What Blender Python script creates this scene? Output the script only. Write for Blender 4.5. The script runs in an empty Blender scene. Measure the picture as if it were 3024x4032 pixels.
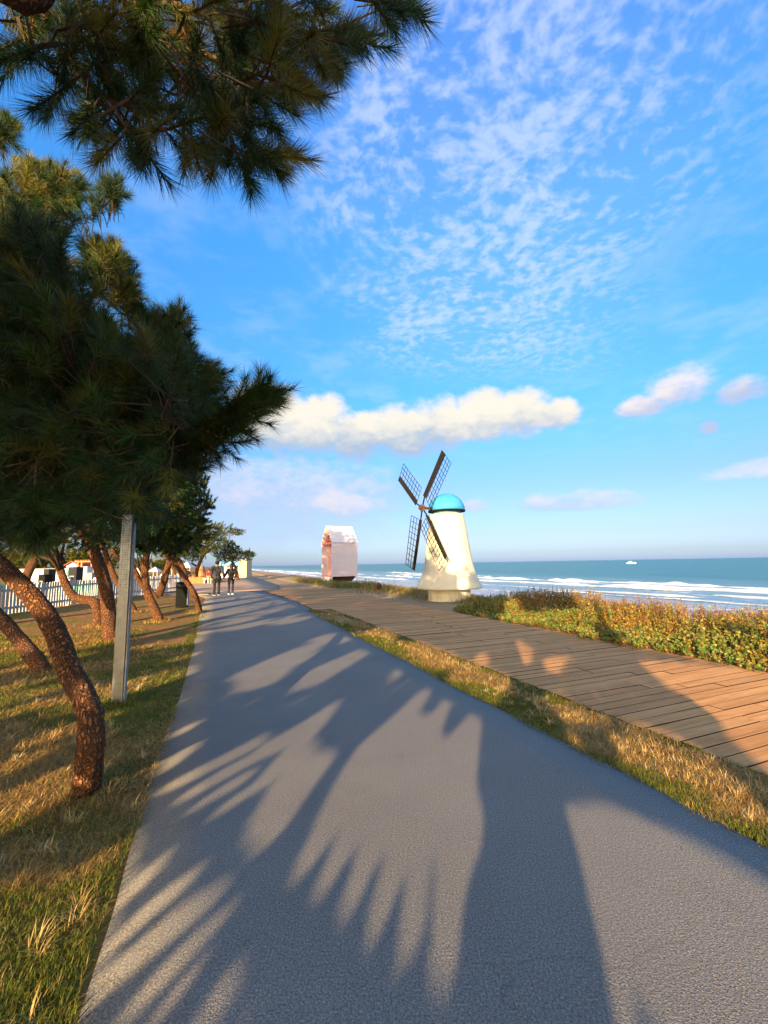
import bpy, bmesh, math, random
import numpy as np
from mathutils import Vector, Matrix

rng = np.random.default_rng(7)
random.seed(7)
R = math.radians
sc = bpy.context.scene
COL = sc.collection

# ------------------------------------------------------------------ camera
EYE = 1.46
FPX = 1640.0                      # focal length in pixels of the 3024 x 4032 photograph
PITCH, ROLL = R(7.1), R(-0.98)
cam_d = bpy.data.cameras.new('camera')
cam = bpy.data.objects.new('camera', cam_d)
COL.objects.link(cam)
cam_d.sensor_fit = 'VERTICAL'
cam_d.sensor_height = 36.0
cam_d.lens = 36.0 * FPX / 4032.0
cam_d.clip_start = 0.05
cam_d.clip_end = 60000.0
CM = Matrix.Rotation(math.pi / 2 + PITCH, 4, 'X') @ Matrix.Rotation(ROLL, 4, 'Z')
cam.matrix_world = Matrix.Translation((0, 0, EYE)) @ CM
sc.camera = cam

# ------------------------------------------------------------------ light
SUN_EL, SUN_AZ = R(12.5), R(198.5)          # azimuth clockwise from +Y: behind the viewer, a little to the left
SUN = np.array([math.sin(SUN_AZ) * math.cos(SUN_EL), math.cos(SUN_AZ) * math.cos(SUN_EL), math.sin(SUN_EL)])
sun_d = bpy.data.lights.new('sun', 'SUN')
sun_d.energy = 3.4
sun_d.angle = R(0.5)
sun_d.color = (1.0, 0.70, 0.36)
sun = bpy.data.objects.new('sun', sun_d)
COL.objects.link(sun)
sun.rotation_euler = Vector(SUN).to_track_quat('Z', 'Y').to_euler()
vs = sc.view_settings
vs.view_transform = 'Standard'
vs.look = 'None'
vs.exposure = 2.1
vs.gamma = 1.0
vs.use_curve_mapping = False
cy = sc.cycles
cy.max_bounces = 5
cy.diffuse_bounces = 2
cy.glossy_bounces = 2
cy.transmission_bounces = 2
cy.transparent_max_bounces = 4


class NT:
    """tiny helper for node trees"""
    def __init__(self, tree):
        self.t = tree

    def node(self, typ, **kw):
        n = self.t.nodes.new(typ)
        for k, v in kw.items():
            setattr(n, k, v)
        return n

    def put(self, sock, v):
        if isinstance(v, bpy.types.NodeSocket):
            self.t.links.new(v, sock)
        elif v is not None:
            sock.default_value = v

    def m(self, op, a, b=None, c=None, clamp=False):
        n = self.node('ShaderNodeMath', operation=op, use_clamp=clamp)
        for i, v in enumerate((a, b, c)):
            self.put(n.inputs[i], v)
        return n.outputs[0]

    def vm(self, op, a, b=None, out=0):
        n = self.node('ShaderNodeVectorMath', operation=op)
        self.put(n.inputs[0], a)
        if b is not None:
            self.put(n.inputs[1], b)
        return n.outputs[out]

    def ss(self, x, lo, hi, a=0.0, b=1.0):
        n = self.node('ShaderNodeMapRange', interpolation_type='SMOOTHSTEP')
        for i, v in enumerate((x, lo, hi, a, b)):
            self.put(n.inputs[i], v)
        return n.outputs[0]

    def noise(self, vec, scale, detail=4.0, rough=0.55, dist=0.0, out=0):
        n = self.node('ShaderNodeTexNoise')
        if vec is not None:
            self.put(n.inputs['Vector'], vec)
        n.inputs['Scale'].default_value = scale
        n.inputs['Detail'].default_value = detail
        n.inputs['Roughness'].default_value = rough
        n.inputs['Distortion'].default_value = dist
        return n.outputs[out]

    def mix(self, f, a, b, typ='MIX'):
        n = self.node('ShaderNodeMix', data_type='RGBA', blend_type=typ)
        self.put(n.inputs[0], f)
        self.put(n.inputs[6], a if isinstance(a, bpy.types.NodeSocket) else (*a, 1.0))
        self.put(n.inputs[7], b if isinstance(b, bpy.types.NodeSocket) else (*b, 1.0))
        return n.outputs[2]

    def ramp(self, f, stops, interp='LINEAR'):
        n = self.node('ShaderNodeValToRGB')
        cr = n.color_ramp
        cr.interpolation = interp
        while len(cr.elements) < len(stops):
            cr.elements.new(0.5)
        for e, (p, c) in zip(cr.elements, stops):
            e.position = p
            e.color = (*c, 1.0)
        self.put(n.inputs[0], f)
        return n.outputs[0]

    def comb(self, x, y, z=0.0):
        n = self.node('ShaderNodeCombineXYZ')
        for i, v in enumerate((x, y, z)):
            self.put(n.inputs[i], v)
        return n.outputs[0]

    def sep(self, v):
        n = self.node('ShaderNodeSeparateXYZ')
        self.put(n.inputs[0], v)
        return n.outputs


# ------------------------------------------------------------------ sky
world = bpy.data.worlds.new('World')
sc.world = world
world.use_nodes = True
w = NT(world.node_tree)
bg = world.node_tree.nodes['Background']
SKY_STRENGTH = 0.1
bg.inputs[1].default_value = SKY_STRENGTH
sky = w.node('ShaderNodeTexSky', sky_type='NISHITA', sun_disc=False)
sky.sun_elevation = SUN_EL
sky.sun_rotation = SUN_AZ
sky.ozone_density = 1.0
tc = w.node('ShaderNodeTexCoord').outputs['Generated']
dx, dy, dz = w.sep(tc)
el = w.m('ARCSINE', dz)
az = w.m('ARCTAN2', dx, dy)
tint = w.ramp(w.m('DIVIDE', el, R(60.0), clamp=True),
              [(0.0, (0.33, 0.47, 1.10)), (0.02, (0.27, 0.37, 0.74)), (0.06, (0.26, 0.315, 0.58)), (0.167, (0.26, 0.35, 0.53)), (0.333, (0.22, 0.51, 0.76)), (0.667, (0.25, 0.73, 1.20)), (1.0, (0.21, 0.72, 1.52))])
glow = w.ss(w.vm('DOT_PRODUCT', tc, tuple(SUN), out=1), -0.1, 0.9)
tint = w.mix(glow, tint, (0.98, 0.90, 0.78))
blue = w.mix(1.0, sky.outputs[0], tint, 'MULTIPLY')


def cloud_col(c):
    k = 1.0 / (SKY_STRENGTH * 2 ** vs.exposure)
    return tuple(v * k for v in c)


# high dappled cloud sheet: small puffs on a plane overhead
zc = w.m('MAXIMUM', dz, 0.03)
px = w.m('DIVIDE', dx, zc)
py = w.m('DIVIDE', dy, zc)
pl = w.comb(px, py)
wv = w.noise(pl, 1.6, 3.0, 0.5, out=1)
plw = w.vm('ADD', pl, w.vm('MULTIPLY', wv, (0.22, 0.22, 0.0)))
n_small = w.noise(plw, 21.0, 3.0, 0.55, 0.1)
n_mid = w.noise(plw, 3.2, 4.0, 0.6)
n_big = w.noise(pl, 0.9, 2.0, 0.5)
# the sheet's own outline on that plane, a broad fan
fan_c = w.m('SUBTRACT', px, w.m('MULTIPLY_ADD', py, 0.30, 0.02))
fan = w.ss(w.m('ABSOLUTE', w.m('ADD', fan_c, w.m('MULTIPLY_ADD', n_mid, 0.7, -0.35))), 0.20, 0.85, 1.0, 0.0)
far_cut = w.ss(w.m('ADD', py, w.m('MULTIPLY', w.m('SUBTRACT', n_mid, 0.5), 0.9)), 1.9, 2.35, 1.0, 0.0)
sheet = w.m('MULTIPLY', fan, far_cut)
sheet = w.m('MULTIPLY', sheet, w.ss(n_big, 0.25, 0.55, 0.45, 1.0))
puff = w.ss(w.m('ADD', n_small, w.m('MULTIPLY', w.m('SUBTRACT', n_mid, 0.5), 0.9)), 0.36, 0.74)
dens = w.m('MULTIPLY', sheet, w.m('MULTIPLY_ADD', puff, 0.50, 0.10))
veil = w.m('MULTIPLY', w.ss(n_mid, 0.42, 0.75), 0.22)
dens = w.m('MAXIMUM', dens, w.m('MULTIPLY', veil, w.ss(dz, 0.12, 0.4)), clamp=True)
skyc = w.mix(dens, blue, cloud_col((0.78, 0.88, 1.04)))

# heaped clouds over the sea: lobes in azimuth and elevation
vec = w.comb(w.m('MULTIPLY', az, 1.0), w.m('MULTIPLY', el, 1.6))
cw = w.noise(vec, 13.0, 8.0, 0.58, 0.25)
cw2 = w.noise(vec, 44.0, 5.0, 0.55)
cn = w.m('ADD', w.m('MULTIPLY', w.m('SUBTRACT', cw, 0.5), 1.9), w.m('MULTIPLY', w.m('SUBTRACT', cw2, 0.5), 0.6))


def lobe(a, e, wa, he, hdn):
    u = w.m('DIVIDE', w.m('SUBTRACT', az, R(a)), R(wa))
    dv = w.m('SUBTRACT', el, R(e))
    up = w.m('DIVIDE', w.m('MAXIMUM', dv, 0.0), R(he))
    dn = w.m('DIVIDE', w.m('MINIMUM', dv, 0.0), R(hdn))
    rr = w.m('ADD', w.m('POWER', w.m('ABSOLUTE', u), 2.0), w.m('ADD', w.m('MULTIPLY', up, up), w.m('MULTIPLY', dn, dn)))
    return w.m('SUBTRACT', 1.0, rr)


def layer(lobes, lit, shade, base, height, soft, col, kn=0.8, strength=1.0):
    f = None
    for lb in lobes:
        g = lobe(*lb)
        f = g if f is None else w.m('MAXIMUM', f, g)
    f = w.m('ADD', f, w.m('MULTIPLY', cn, kn))
    a = w.m('MULTIPLY', w.ss(f, 0.0, soft), strength)
    h = w.m('ADD', w.m('DIVIDE', w.m('SUBTRACT', el, R(base)), R(height)), w.m('MULTIPLY', cn, 0.75))
    c = w.mix(w.ss(h, 0.0, 1.0), cloud_col(shade), cloud_col(lit))
    return w.mix(a, col, c)


# low hazy bank along the horizon, more of it on the left
skyc = layer([(-14, 10, 22, 5.5, 9), (-40, 9, 26, 7, 8)], (0.86, 0.84, 0.96), (0.58, 0.68, 0.88), 6.0, 9.0, 1.3, skyc, 0.9, 0.8)
skyc = layer([(24, 7.0, 9, 2.1, 1.0), (12, 7.5, 3.0, 1.3, 0.9), (44, 8.8, 6, 1.4, 1.0), (-6, 8, 7, 2.2, 1.5)], (0.92, 0.86, 0.92), (0.52, 0.66, 0.90), 5.8, 3.2, 1.0, skyc, 1.1, 0.7)
skyc = layer([(-15, 19.2, 8.0, 5.0, 5.4), (-9, 19.0, 6, 4.6, 5.0), (-3, 18.2, 7, 3.2, 4.8), (3, 18.2, 7, 3.6, 4.6), (8, 18.6, 6, 4.3, 4.0), (14, 18.9, 6, 4.6, 3.5), (19, 18.8, 5.0, 4.1, 3.0), (23.5, 18.2, 3.6, 2.5, 2.0)],
             (1.02, 0.96, 0.84), (0.46, 0.58, 0.76), 15.2, 5.0, 0.75, skyc, 0.78)
skyc = layer([(36.8, 18.4, 4.0, 3.2, 1.8), (33.2, 17.4, 3.4, 1.7, 1.1), (42.0, 17.0, 2.8, 1.8, 1.3), (39, 13.9, 1.1, 1.0, 0.7), (47, 17, 2.0, 2.0, 1.0)],
             (0.95, 0.89, 0.92), (0.52, 0.62, 0.86), 16.2, 3.4, 0.9, skyc, 0.95)
w.put(bg.inputs[0], skyc)

# ------------------------------------------------------------------ geometry helpers
CMn = np.array(CM.to_3x3())


def ray(u, v):
    return CMn @ np.array([(u - 1512) / FPX, -(v - 2016) / FPX, -1.0])


def G(u, v, z=0.0):
    """point of the plane z seen at photograph pixel u, v"""
    d = ray(u, v)
    return d * ((z - EYE) / d[2]) + np.array([0, 0, EYE])


def AT(u, v, y):
    """point seen at photograph pixel u, v at distance y"""
    d = ray(u, v)
    return d * (y / d[1]) + np.array([0, 0, EYE])


PA = R(21.4)                                   # the path runs 21 degrees left of the view
PD = np.array([-math.sin(PA), math.cos(PA), 0.0])
PN = np.array([math.cos(PA), math.sin(PA), 0.0])


def SQ(s, q, z=0.0):
    p = s * PD + q * PN
    return np.array([p[0], p[1], z])


def link(o, parent=None):
    COL.objects.link(o)
    if parent is not None:
        o.parent = parent
    return o


def tag(o, label=None, cat=None, group=None, kind=None):
    for k, v in (('label', label), ('category', cat), ('group', group), ('kind', kind)):
        if v:
            o[k] = v
    return o


def empty(name, loc=(0, 0, 0), rz=0.0):
    o = bpy.data.objects.new(name, None)
    o.location = tuple(float(v) for v in loc)
    o.rotation_euler = (0, 0, rz)
    o.empty_display_size = 0.2
    return link(o)


class MB:
    def __init__(self):
        self.v, self.f = [], []

    def add(self, vs_, fs_):
        o = len(self.v)
        self.v += [tuple(float(c) for c in p) for p in vs_]
        self.f += [tuple(i + o for i in f) for f in fs_]
        return self

    def box(self, c, s, rz=0.0, mat=None):
        hx, hy, hz = s[0] / 2, s[1] / 2, s[2] / 2
        vs_ = [(x, y, z) for x in (-hx, hx) for y in (-hy, hy) for z in (-hz, hz)]
        m = Matrix.Rotation(rz, 3, 'Z') if mat is None else mat
        vs_ = [m @ Vector(p) + Vector(c) for p in vs_]
        return self.add(vs_, [(0, 1, 3, 2), (4, 6, 7, 5), (0, 4, 5, 1), (2, 3, 7, 6), (0, 2, 6, 4), (1, 5, 7, 3)])

    def bar(self, a, b, wd, th, up=(0, 0, 1)):
        a, b = Vector(a), Vector(b)
        d = b - a
        x = d.normalized()
        u = Vector(up)
        y = u.cross(x)
        if y.length < 1e-4:
            y = Vector((1, 0, 0)).cross(x)
        y.normalize()
        z = x.cross(y)
        m = Matrix((x, y, z)).transposed()
        return self.box((a + b) / 2, (d.length, wd, th), mat=m)

    def tube(self, pts, rad, sides=10, cap=True, rough=0.0, seed=0):
        pts = [Vector(p) for p in pts]
        n = len(pts)
        rad = [rad] * n if np.isscalar(rad) else list(rad)
        rr = np.random.default_rng(seed)
        ref = None
        vs_, fs_ = [], []
        prof = rr.normal(0, 1, sides)
        for i, p in enumerate(pts):
            t = (pts[min(i + 1, n - 1)] - pts[max(i - 1, 0)]).normalized()
            if ref is None:
                ref = t.orthogonal().normalized()
            ref = (ref - t * ref.dot(t)).normalized()
            b = t.cross(ref)
            if rough:
                prof = prof * 0.75 + rr.normal(0, 0.66, sides)
            for k in range(sides):
                a = 2 * math.pi * k / sides
                r = rad[i] * (1 + rough * prof[k])
                vs_.append(p + (ref * math.cos(a) + b * math.sin(a)) * r)
        for i in range(n - 1):
            for k in range(sides):
                k2 = (k + 1) % sides
                fs_.append((i * sides + k, i * sides + k2, (i + 1) * sides + k2, (i + 1) * sides + k))
        if cap:
            fs_.append(tuple(range(sides - 1, -1, -1)))
            fs_.append(tuple((n - 1) * sides + k for k in range(sides)))
        return self.add(vs_, fs_)

    def lathe(self, prof, sides=48, c=(0, 0, 0), wob=None):
        vs_, fs_ = [], []
        for j, (r, z) in enumerate(prof):
            for k in range(sides):
                a = 2 * math.pi * k / sides
                q = r * (1 + (wob(a, j) if wob else 0))
                vs_.append((c[0] + q * math.cos(a), c[1] + q * math.sin(a), c[2] + z))
        for j in range(len(prof) - 1):
            for k in range(sides):
                k2 = (k + 1) % sides
                fs_.append((j * sides + k, j * sides + k2, (j + 1) * sides + k2, (j + 1) * sides + k))
        fs_.append(tuple(range(sides - 1, -1, -1)))
        fs_.append(tuple((len(prof) - 1) * sides + k for k in range(sides)))
        return self.add(vs_, fs_)

    def build(self, name, mat, parent=None, smooth=False, bevel=0.0, subd=0):
        me = bpy.data.meshes.new(name)
        me.from_pydata(self.v, [], self.f)
        me.update()
        if mat:
            me.materials.append(mat)
        if smooth:
            me.polygons.foreach_set('use_smooth', [True] * len(me.polygons))
        o = bpy.data.objects.new(name, me)
        if bevel:
            b = o.modifiers.new('bevel', 'BEVEL')
            b.width = bevel
            b.segments = 2
            b.limit_method = 'ANGLE'
        return link(o, parent)


def soup(name, P, cols, mat, parent=None):
    """P: (n, k, 3) separate polygons of k corners, one colour each"""
    n, k = P.shape[:2]
    me = bpy.data.meshes.new(name)
    me.vertices.add(n * k)
    me.vertices.foreach_set('co', np.ascontiguousarray(P, dtype=np.float32).ravel())
    me.loops.add(n * k)
    me.loops.foreach_set('vertex_index', np.arange(n * k, dtype=np.int32))
    me.polygons.add(n)
    me.polygons.foreach_set('loop_start', np.arange(0, n * k, k, dtype=np.int32))
    me.polygons.foreach_set('loop_total', np.full(n, k, dtype=np.int32))
    me.update(calc_edges=True)
    if cols is not None:
        at = me.color_attributes.new('tone', 'FLOAT_COLOR', 'POINT')
        c4 = np.ones((n, k, 4), dtype=np.float32)
        c4[..., :3] = cols[:, None, :]
        at.data.foreach_set('color', c4.ravel())
    me.materials.append(mat)
    o = bpy.data.objects.new(name, me)
    return link(o, parent)


def grid_mesh(name, X, Y, Z, mat, parent=None, smooth=True):
    a, b = X.shape
    co = np.stack([X, Y, Z], -1).reshape(-1, 3).astype(np.float32)
    idx = np.arange(a * b).reshape(a, b)
    q = np.stack([idx[:-1, :-1], idx[1:, :-1], idx[1:, 1:], idx[:-1, 1:]], -1).reshape(-1, 4)
    me = bpy.data.meshes.new(name)
    me.vertices.add(len(co))
    me.vertices.foreach_set('co', co.ravel())
    me.loops.add(q.size)
    me.loops.foreach_set('vertex_index', q.ravel().astype(np.int32))
    me.polygons.add(len(q))
    me.polygons.foreach_set('loop_start', np.arange(0, q.size, 4, dtype=np.int32))
    me.polygons.foreach_set('loop_total', np.full(len(q), 4, dtype=np.int32))
    me.polygons.foreach_set('use_smooth', np.full(len(q), smooth))
    me.update(calc_edges=True)
    me.materials.append(mat)
    return link(bpy.data.objects.new(name, me), parent)


def vnoise(x, y, seed=0):
    """smooth value noise, 0..1"""
    x, y = np.asarray(x, float), np.asarray(y, float)
    xi, yi = np.floor(x), np.floor(y)
    fx, fy = x - xi, y - yi
    fx, fy = fx * fx * (3 - 2 * fx), fy * fy * (3 - 2 * fy)

    def h(a, b):
        s = np.sin(a * 127.1 + b * 311.7 + seed * 74.7) * 43758.5453
        return s - np.floor(s)
    return (h(xi, yi) * (1 - fx) + h(xi + 1, yi) * fx) * (1 - fy) + (h(xi, yi + 1) * (1 - fx) + h(xi + 1, yi + 1) * fx) * fy


def inpoly(x, y, poly):
    x, y = np.asarray(x), np.asarray(y)
    res = np.zeros(x.shape, bool)
    n = len(poly)
    j = n - 1
    for i in range(n):
        xi, yi = poly[i][0], poly[i][1]
        xj, yj = poly[j][0], poly[j][1]
        c = ((yi > y) != (yj > y)) & (x < (xj - xi) * (y - yi) / (yj - yi + 1e-12) + xi)
        res ^= c
        j = i
    return res


def smooth_path(pts, n):
    """Catmull-Rom through pts"""
    p = [np.array(q, float) for q in pts]
    p = [2 * p[0] - p[1]] + p + [2 * p[-1] - p[-2]]
    out = []
    segs = len(p) - 3
    for i in range(n):
        t = i / (n - 1) * segs
        k = min(int(t), segs - 1)
        t -= k
        a, b, c, d = p[k:k + 4]
        out.append(0.5 * (2 * b + (c - a) * t + (2 * a - 5 * b + 4 * c - d) * t * t + (3 * b - a - 3 * c + d) * t ** 3))
    return out


# ------------------------------------------------------------------ materials
def principled(name, base=(0.5, 0.5, 0.5), rough=0.6, metal=0.0, spec=0.5):
    m = bpy.data.materials.new(name)
    m.use_nodes = True
    b = m.node_tree.nodes['Principled BSDF']
    b.inputs['Base Color'].default_value = (*base, 1)
    b.inputs['Roughness'].default_value = rough
    b.inputs['Metallic'].default_value = metal
    b.inputs['Specular IOR Level'].default_value = spec
    return m, NT(m.node_tree), b


def bump(t, b, h, strength=0.3, dist=0.02):
    n = t.node('ShaderNodeBump')
    n.inputs['Strength'].default_value = strength
    n.inputs['Distance'].default_value = dist
    t.put(n.inputs['Height'], h)
    t.put(b.inputs['Normal'], n.outputs[0])


def objco(t):
    return t.node('ShaderNodeTexCoord').outputs['Object']


def simple(name, c1, c2=None, rough=0.6, scale=6.0, bmp=0.15, metal=0.0, bscale=40.0, spec=0.4):
    """base colour with mottled variation and fine relief"""
    m, t, b = principled(name, c1, rough, metal, spec)
    o = objco(t)
    c2 = c2 or tuple(v * 0.75 for v in c1)
    n = t.noise(o, scale, 5.0, 0.6)
    t.put(b.inputs['Base Color'], t.mix(t.ss(n, 0.35, 0.68), c1, c2))
    t.put(b.inputs['Roughness'], t.m('MULTIPLY_ADD', n, 0.3, rough - 0.15))
    if bmp:
        bump(t, b, t.noise(o, bscale, 3.0), bmp, 0.01)
    return m


def toned(name, rough=0.55, trans=0.0, spec=0.3):
    """colour from the 'tone' attribute (each leaf, needle or blade its own colour)"""
    m, t, b = principled(name, rough=rough, spec=spec)
    a = t.node('ShaderNodeAttribute', attribute_name='tone')
    t.put(b.inputs['Base Color'], a.outputs['Color'])
    if trans:
        tr = t.node('ShaderNodeBsdfTranslucent')
        t.put(tr.inputs['Color'], a.outputs['Color'])
        mx = t.node('ShaderNodeMixShader')
        mx.inputs[0].default_value = trans
        t.t.links.new(b.outputs[0], mx.inputs[1])
        t.t.links.new(tr.outputs[0], mx.inputs[2])
        t.t.links.new(mx.outputs[0], t.t.nodes['Material Output'].inputs['Surface'])
    return m


M_needle = toned('pine needles', 0.5, 0.15)
M_grass = toned('grass blades', 0.6, 0.25)
M_leaf = toned('scrub leaves', 0.45, 0.25)

# asphalt
M_asphalt, t, b = principled('asphalt', rough=0.85, spec=0.3)
o = objco(t)
v = t.node('ShaderNodeTexVoronoi')
t.put(v.inputs['Vector'], o)
v.inputs['Scale'].default_value = 190.0
vs2 = t.node('ShaderNodeTexVoronoi')
t.put(vs2.inputs['Vector'], o)
vs2.inputs['Scale'].default_value = 95.0
grain = t.noise(o, 120.0, 4.0, 0.75)
big = t.noise(o, 0.7, 4.0, 0.6)
cc = t.ramp(grain, [(0.30, (0.066, 0.061, 0.053)), (0.5, (0.205, 0.190, 0.165)), (0.70, (0.42, 0.39, 0.34))])
cc = t.mix(t.ss(big, 0.3, 0.75), cc, t.mix(1.0, cc, (0.80, 0.80, 0.82), 'MULTIPLY'))
spk = t.ss(v.outputs['Distance'], 0.16, 0.05)
spkm = t.m('MULTIPLY', spk, t.ss(t.noise(o, 60.0, 1.0), 0.55, 0.65))
cc = t.mix(t.m('MULTIPLY', spkm, 0.8), cc, (0.50, 0.50, 0.50))
dustn = t.noise(o, 0.35, 5.0, 0.65)
cc = t.mix(t.m('MULTIPLY', t.ss(dustn, 0.5, 0.8), 0.35), cc, (0.34, 0.28, 0.22))
vc = t.node('ShaderNodeTexVoronoi', feature='DISTANCE_TO_EDGE')
t.put(vc.inputs['Vector'], t.vm('ADD', o, t.vm('MULTIPLY', t.noise(o, 1.6, 5.0, 0.6, out=1), (0.7, 0.7, 0.0))))
vc.inputs['Scale'].default_value = 0.33
crack = t.m('MULTIPLY', t.ss(vc.outputs['Distance'], 0.003, 0.0008), t.ss(t.noise(o, 0.5, 2.0), 0.46, 0.56))
cc = t.mix(t.m('MULTIPLY', crack, 0.3), cc, (0.07, 0.07, 0.07))
st_ = t.ss(t.noise(o, 2.3, 5.0, 0.7), 0.58, 0.70)
cc = t.mix(t.m('MULTIPLY', st_, 0.28), cc, (0.12, 0.115, 0.11))
t.put(b.inputs['Base Color'], cc)
bump(t, b, t.m('ADD', t.m('MULTIPLY', v.outputs['Distance'], 0.8), t.m('MULTIPLY', vs2.outputs['Distance'], 0.25)), 0.45, 0.004)

# ground: soil, turf base, sand and the wet beach, by noise and by distance from the path
M_ground, t, b = principled('ground', rough=0.95, spec=0.15)
o = objco(t)
q_ = t.vm('DOT_PRODUCT', o, tuple(PN), out=1)
n1 = t.noise(o, 0.55, 5.0, 0.62)
n2 = t.noise(o, 7.0, 5.0, 0.65)
n3 = t.noise(o, 45.0, 3.0, 0.6)
soil = t.mix(t.ss(n2, 0.3, 0.7), (0.40, 0.20, 0.07), (0.22, 0.11, 0.04))
turf = t.mix(t.ss(n2, 0.35, 0.65), (0.10, 0.13, 0.012), (0.32, 0.19, 0.05))
left = t.mix(t.ss(n1, 0.46, 0.56), soil, turf)
sand = t.mix(n2, (0.42, 0.30, 0.17), (0.33, 0.22, 0.12))
wet = t.mix(t.ss(n1, 0.4, 0.6), (0.36, 0.29, 0.25), (0.44, 0.36, 0.31))
cc = t.mix(t.ss(t.m('ADD', q_, t.m('MULTIPLY', n2, 0.6)), 3.0, 3.6), left, sand)
cc = t.mix(t.ss(t.m('ADD', q_, t.m('MULTIPLY', n1, 3.0)), 13.0, 17.0), cc, wet)
cc = t.mix(t.m('MULTIPLY', n3, 0.35), cc, t.mix(1.0, cc, (0.55, 0.55, 0.55), 'MULTIPLY'))
t.put(b.inputs['Base Color'], cc)
t.put(b.inputs['Roughness'], t.ss(q_, 18.0, 24.0, 0.95, 0.35))
bump(t, b, t.m('ADD', n2, t.m('MULTIPLY', n3, 0.4)), 0.7, 0.04)

M_turf = simple('turf soil', (0.16, 0.13, 0.04), (0.30, 0.21, 0.08), 0.95, 3.0, 0.5, bscale=30)
M_plaza = simple('sandy paving', (0.46, 0.30, 0.19), (0.38, 0.24, 0.15), 0.9, 0.8, 0.2)
M_lawn = simple('far lawn', (0.10, 0.22, 0.03), (0.14, 0.26, 0.05), 0.9, 1.0, 0.3)

# weathered boards
M_plank, t, b = principled('weathered planks', rough=0.8, spec=0.25)
o = objco(t)
oi = t.node('ShaderNodeObjectInfo').outputs['Random']
sc_ = t.node('ShaderNodeMapping')
t.put(sc_.inputs['Vector'], t.vm('ADD', o, t.comb(t.m('MULTIPLY', oi, 37.0), t.m('MULTIPLY', oi, 11.0), 0.0)))
sc_.inputs['Scale'].default_value = (1.6, 34.0, 20.0)
gr = t.noise(sc_.outputs[0], 1.0, 6.0, 0.65, 0.8)
bl = t.noise(t.vm('ADD', o, t.comb(t.m('MULTIPLY', oi, 91.0), 0.0, 0.0)), 2.2, 4.0, 0.6)
cc = t.ramp(gr, [(0.25, (0.36, 0.15, 0.045)), (0.5, (0.64, 0.31, 0.10)), (0.8, (0.76, 0.43, 0.17))])
cc = t.mix(t.m('MULTIPLY', oi, 0.6), cc, t.mix(1.0, cc, (0.66, 0.60, 0.54), 'MULTIPLY'))
cc = t.mix(t.m('MULTIPLY', t.ss(bl, 0.5, 0.75), 0.35), cc, (0.52, 0.34, 0.18))
t.put(b.inputs['Base Color'], cc)
bump(t, b, gr, 0.35, 0.006)

M_gapshade = simple('board edge gap shade', (0.045, 0.028, 0.018), (0.03, 0.02, 0.013), 0.9, 8.0, 0.2, spec=0.1)  # shade between planks painted in as a dark side colour

# bark: long cracked plates
M_bark, t, b = principled('pine bark', rough=0.9, spec=0.2)
o = objco(t)
mp = t.node('ShaderNodeMapping')
t.put(mp.inputs['Vector'], t.vm('ADD', o, t.vm('MULTIPLY', t.noise(o, 11.0, 5.0, out=1), (0.11, 0.11, 0.11))))
mp.inputs['Scale'].default_value = (40.0, 40.0, 13.0)
vo = t.node('ShaderNodeTexVoronoi', feature='DISTANCE_TO_EDGE')
t.put(vo.inputs['Vector'], mp.outputs[0])
vo.inputs['Scale'].default_value = 1.0
nn = t.noise(o, 22.0, 6.0, 0.65)
nb = t.noise(o, 3.0, 3.0, 0.6)
plate = t.ss(vo.outputs['Distance'], 0.0, 0.34)
cc = t.mix(t.ss(nn, 0.35, 0.7), (0.46, 0.19, 0.07), (0.24, 0.11, 0.055))
cc = t.mix(t.ss(nb, 0.5, 0.75), cc, (0.22, 0.17, 0.13))
cc = t.mix(t.m('MULTIPLY_ADD', plate, 0.88, 0.12), (0.05, 0.025, 0.015), cc)
t.put(b.inputs['Base Color'], cc)
bump(t, b, t.m('ADD', plate, t.m('MULTIPLY', nn, 0.9)), 1.0, 0.03)
M_twig = simple('twig bark', (0.07, 0.04, 0.025), (0.04, 0.025, 0.016), 0.9, 20.0, 0.3)
M_cone = simple('pine cone', (0.22, 0.12, 0.06), (0.10, 0.05, 0.03), 0.8, 60.0, 0.5)

# sea
M_sea, t, b = principled('sea water', rough=0.34, spec=0.2)
o = objco(t)
q_ = t.vm('DOT_PRODUCT', o, tuple(PN), out=1)
s_ = t.vm('DOT_PRODUCT', o, tuple(PD), out=1)
sq = t.comb(s_, q_)
mpw = t.node('ShaderNodeMapping')
t.put(mpw.inputs['Vector'], sq)
mpw.inputs['Scale'].default_value = (0.35, 1.0, 1.0)
wn = t.noise(mpw.outputs[0], 0.16, 5.0, 0.6)
wf = t.noise(mpw.outputs[0], 0.9, 5.0, 0.65)
deep = t.mix(t.ss(wn, 0.35, 0.65), (0.030, 0.15, 0.165), (0.050, 0.20, 0.21))
cc = t.mix(t.ss(q_, 30.0, 90.0), (0.20, 0.33, 0.40), deep)
cc = t.mix(t.ss(q_, 24.0, 40.0), (0.42, 0.42, 0.47), cc)
# scattered lace of foam inside the surf zone
fo = t.m('ADD', t.noise(mpw.outputs[0], 0.28, 6.0, 0.7, 0.6), t.m('MULTIPLY', wf, 0.25))
zone = t.m('MULTIPLY', t.ss(q_, 22.0, 30.0), t.ss(q_, 75.0, 45.0))
foam = t.m('MULTIPLY', t.ss(fo, 0.70, 0.78), zone)
cc = t.mix(t.m('MULTIPLY', foam, 0.8), cc, (0.8, 0.82, 0.85))
t.put(b.inputs['Base Color'], cc)
bump(t, b, t.m('ADD', wn, t.m('MULTIPLY', wf, 0.35)), 0.9, 1.2)
M_foam = simple('sea foam', (0.70, 0.72, 0.74), (0.50, 0.56, 0.60), 0.7, 1.5, 0.6, bscale=6.0)

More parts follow.
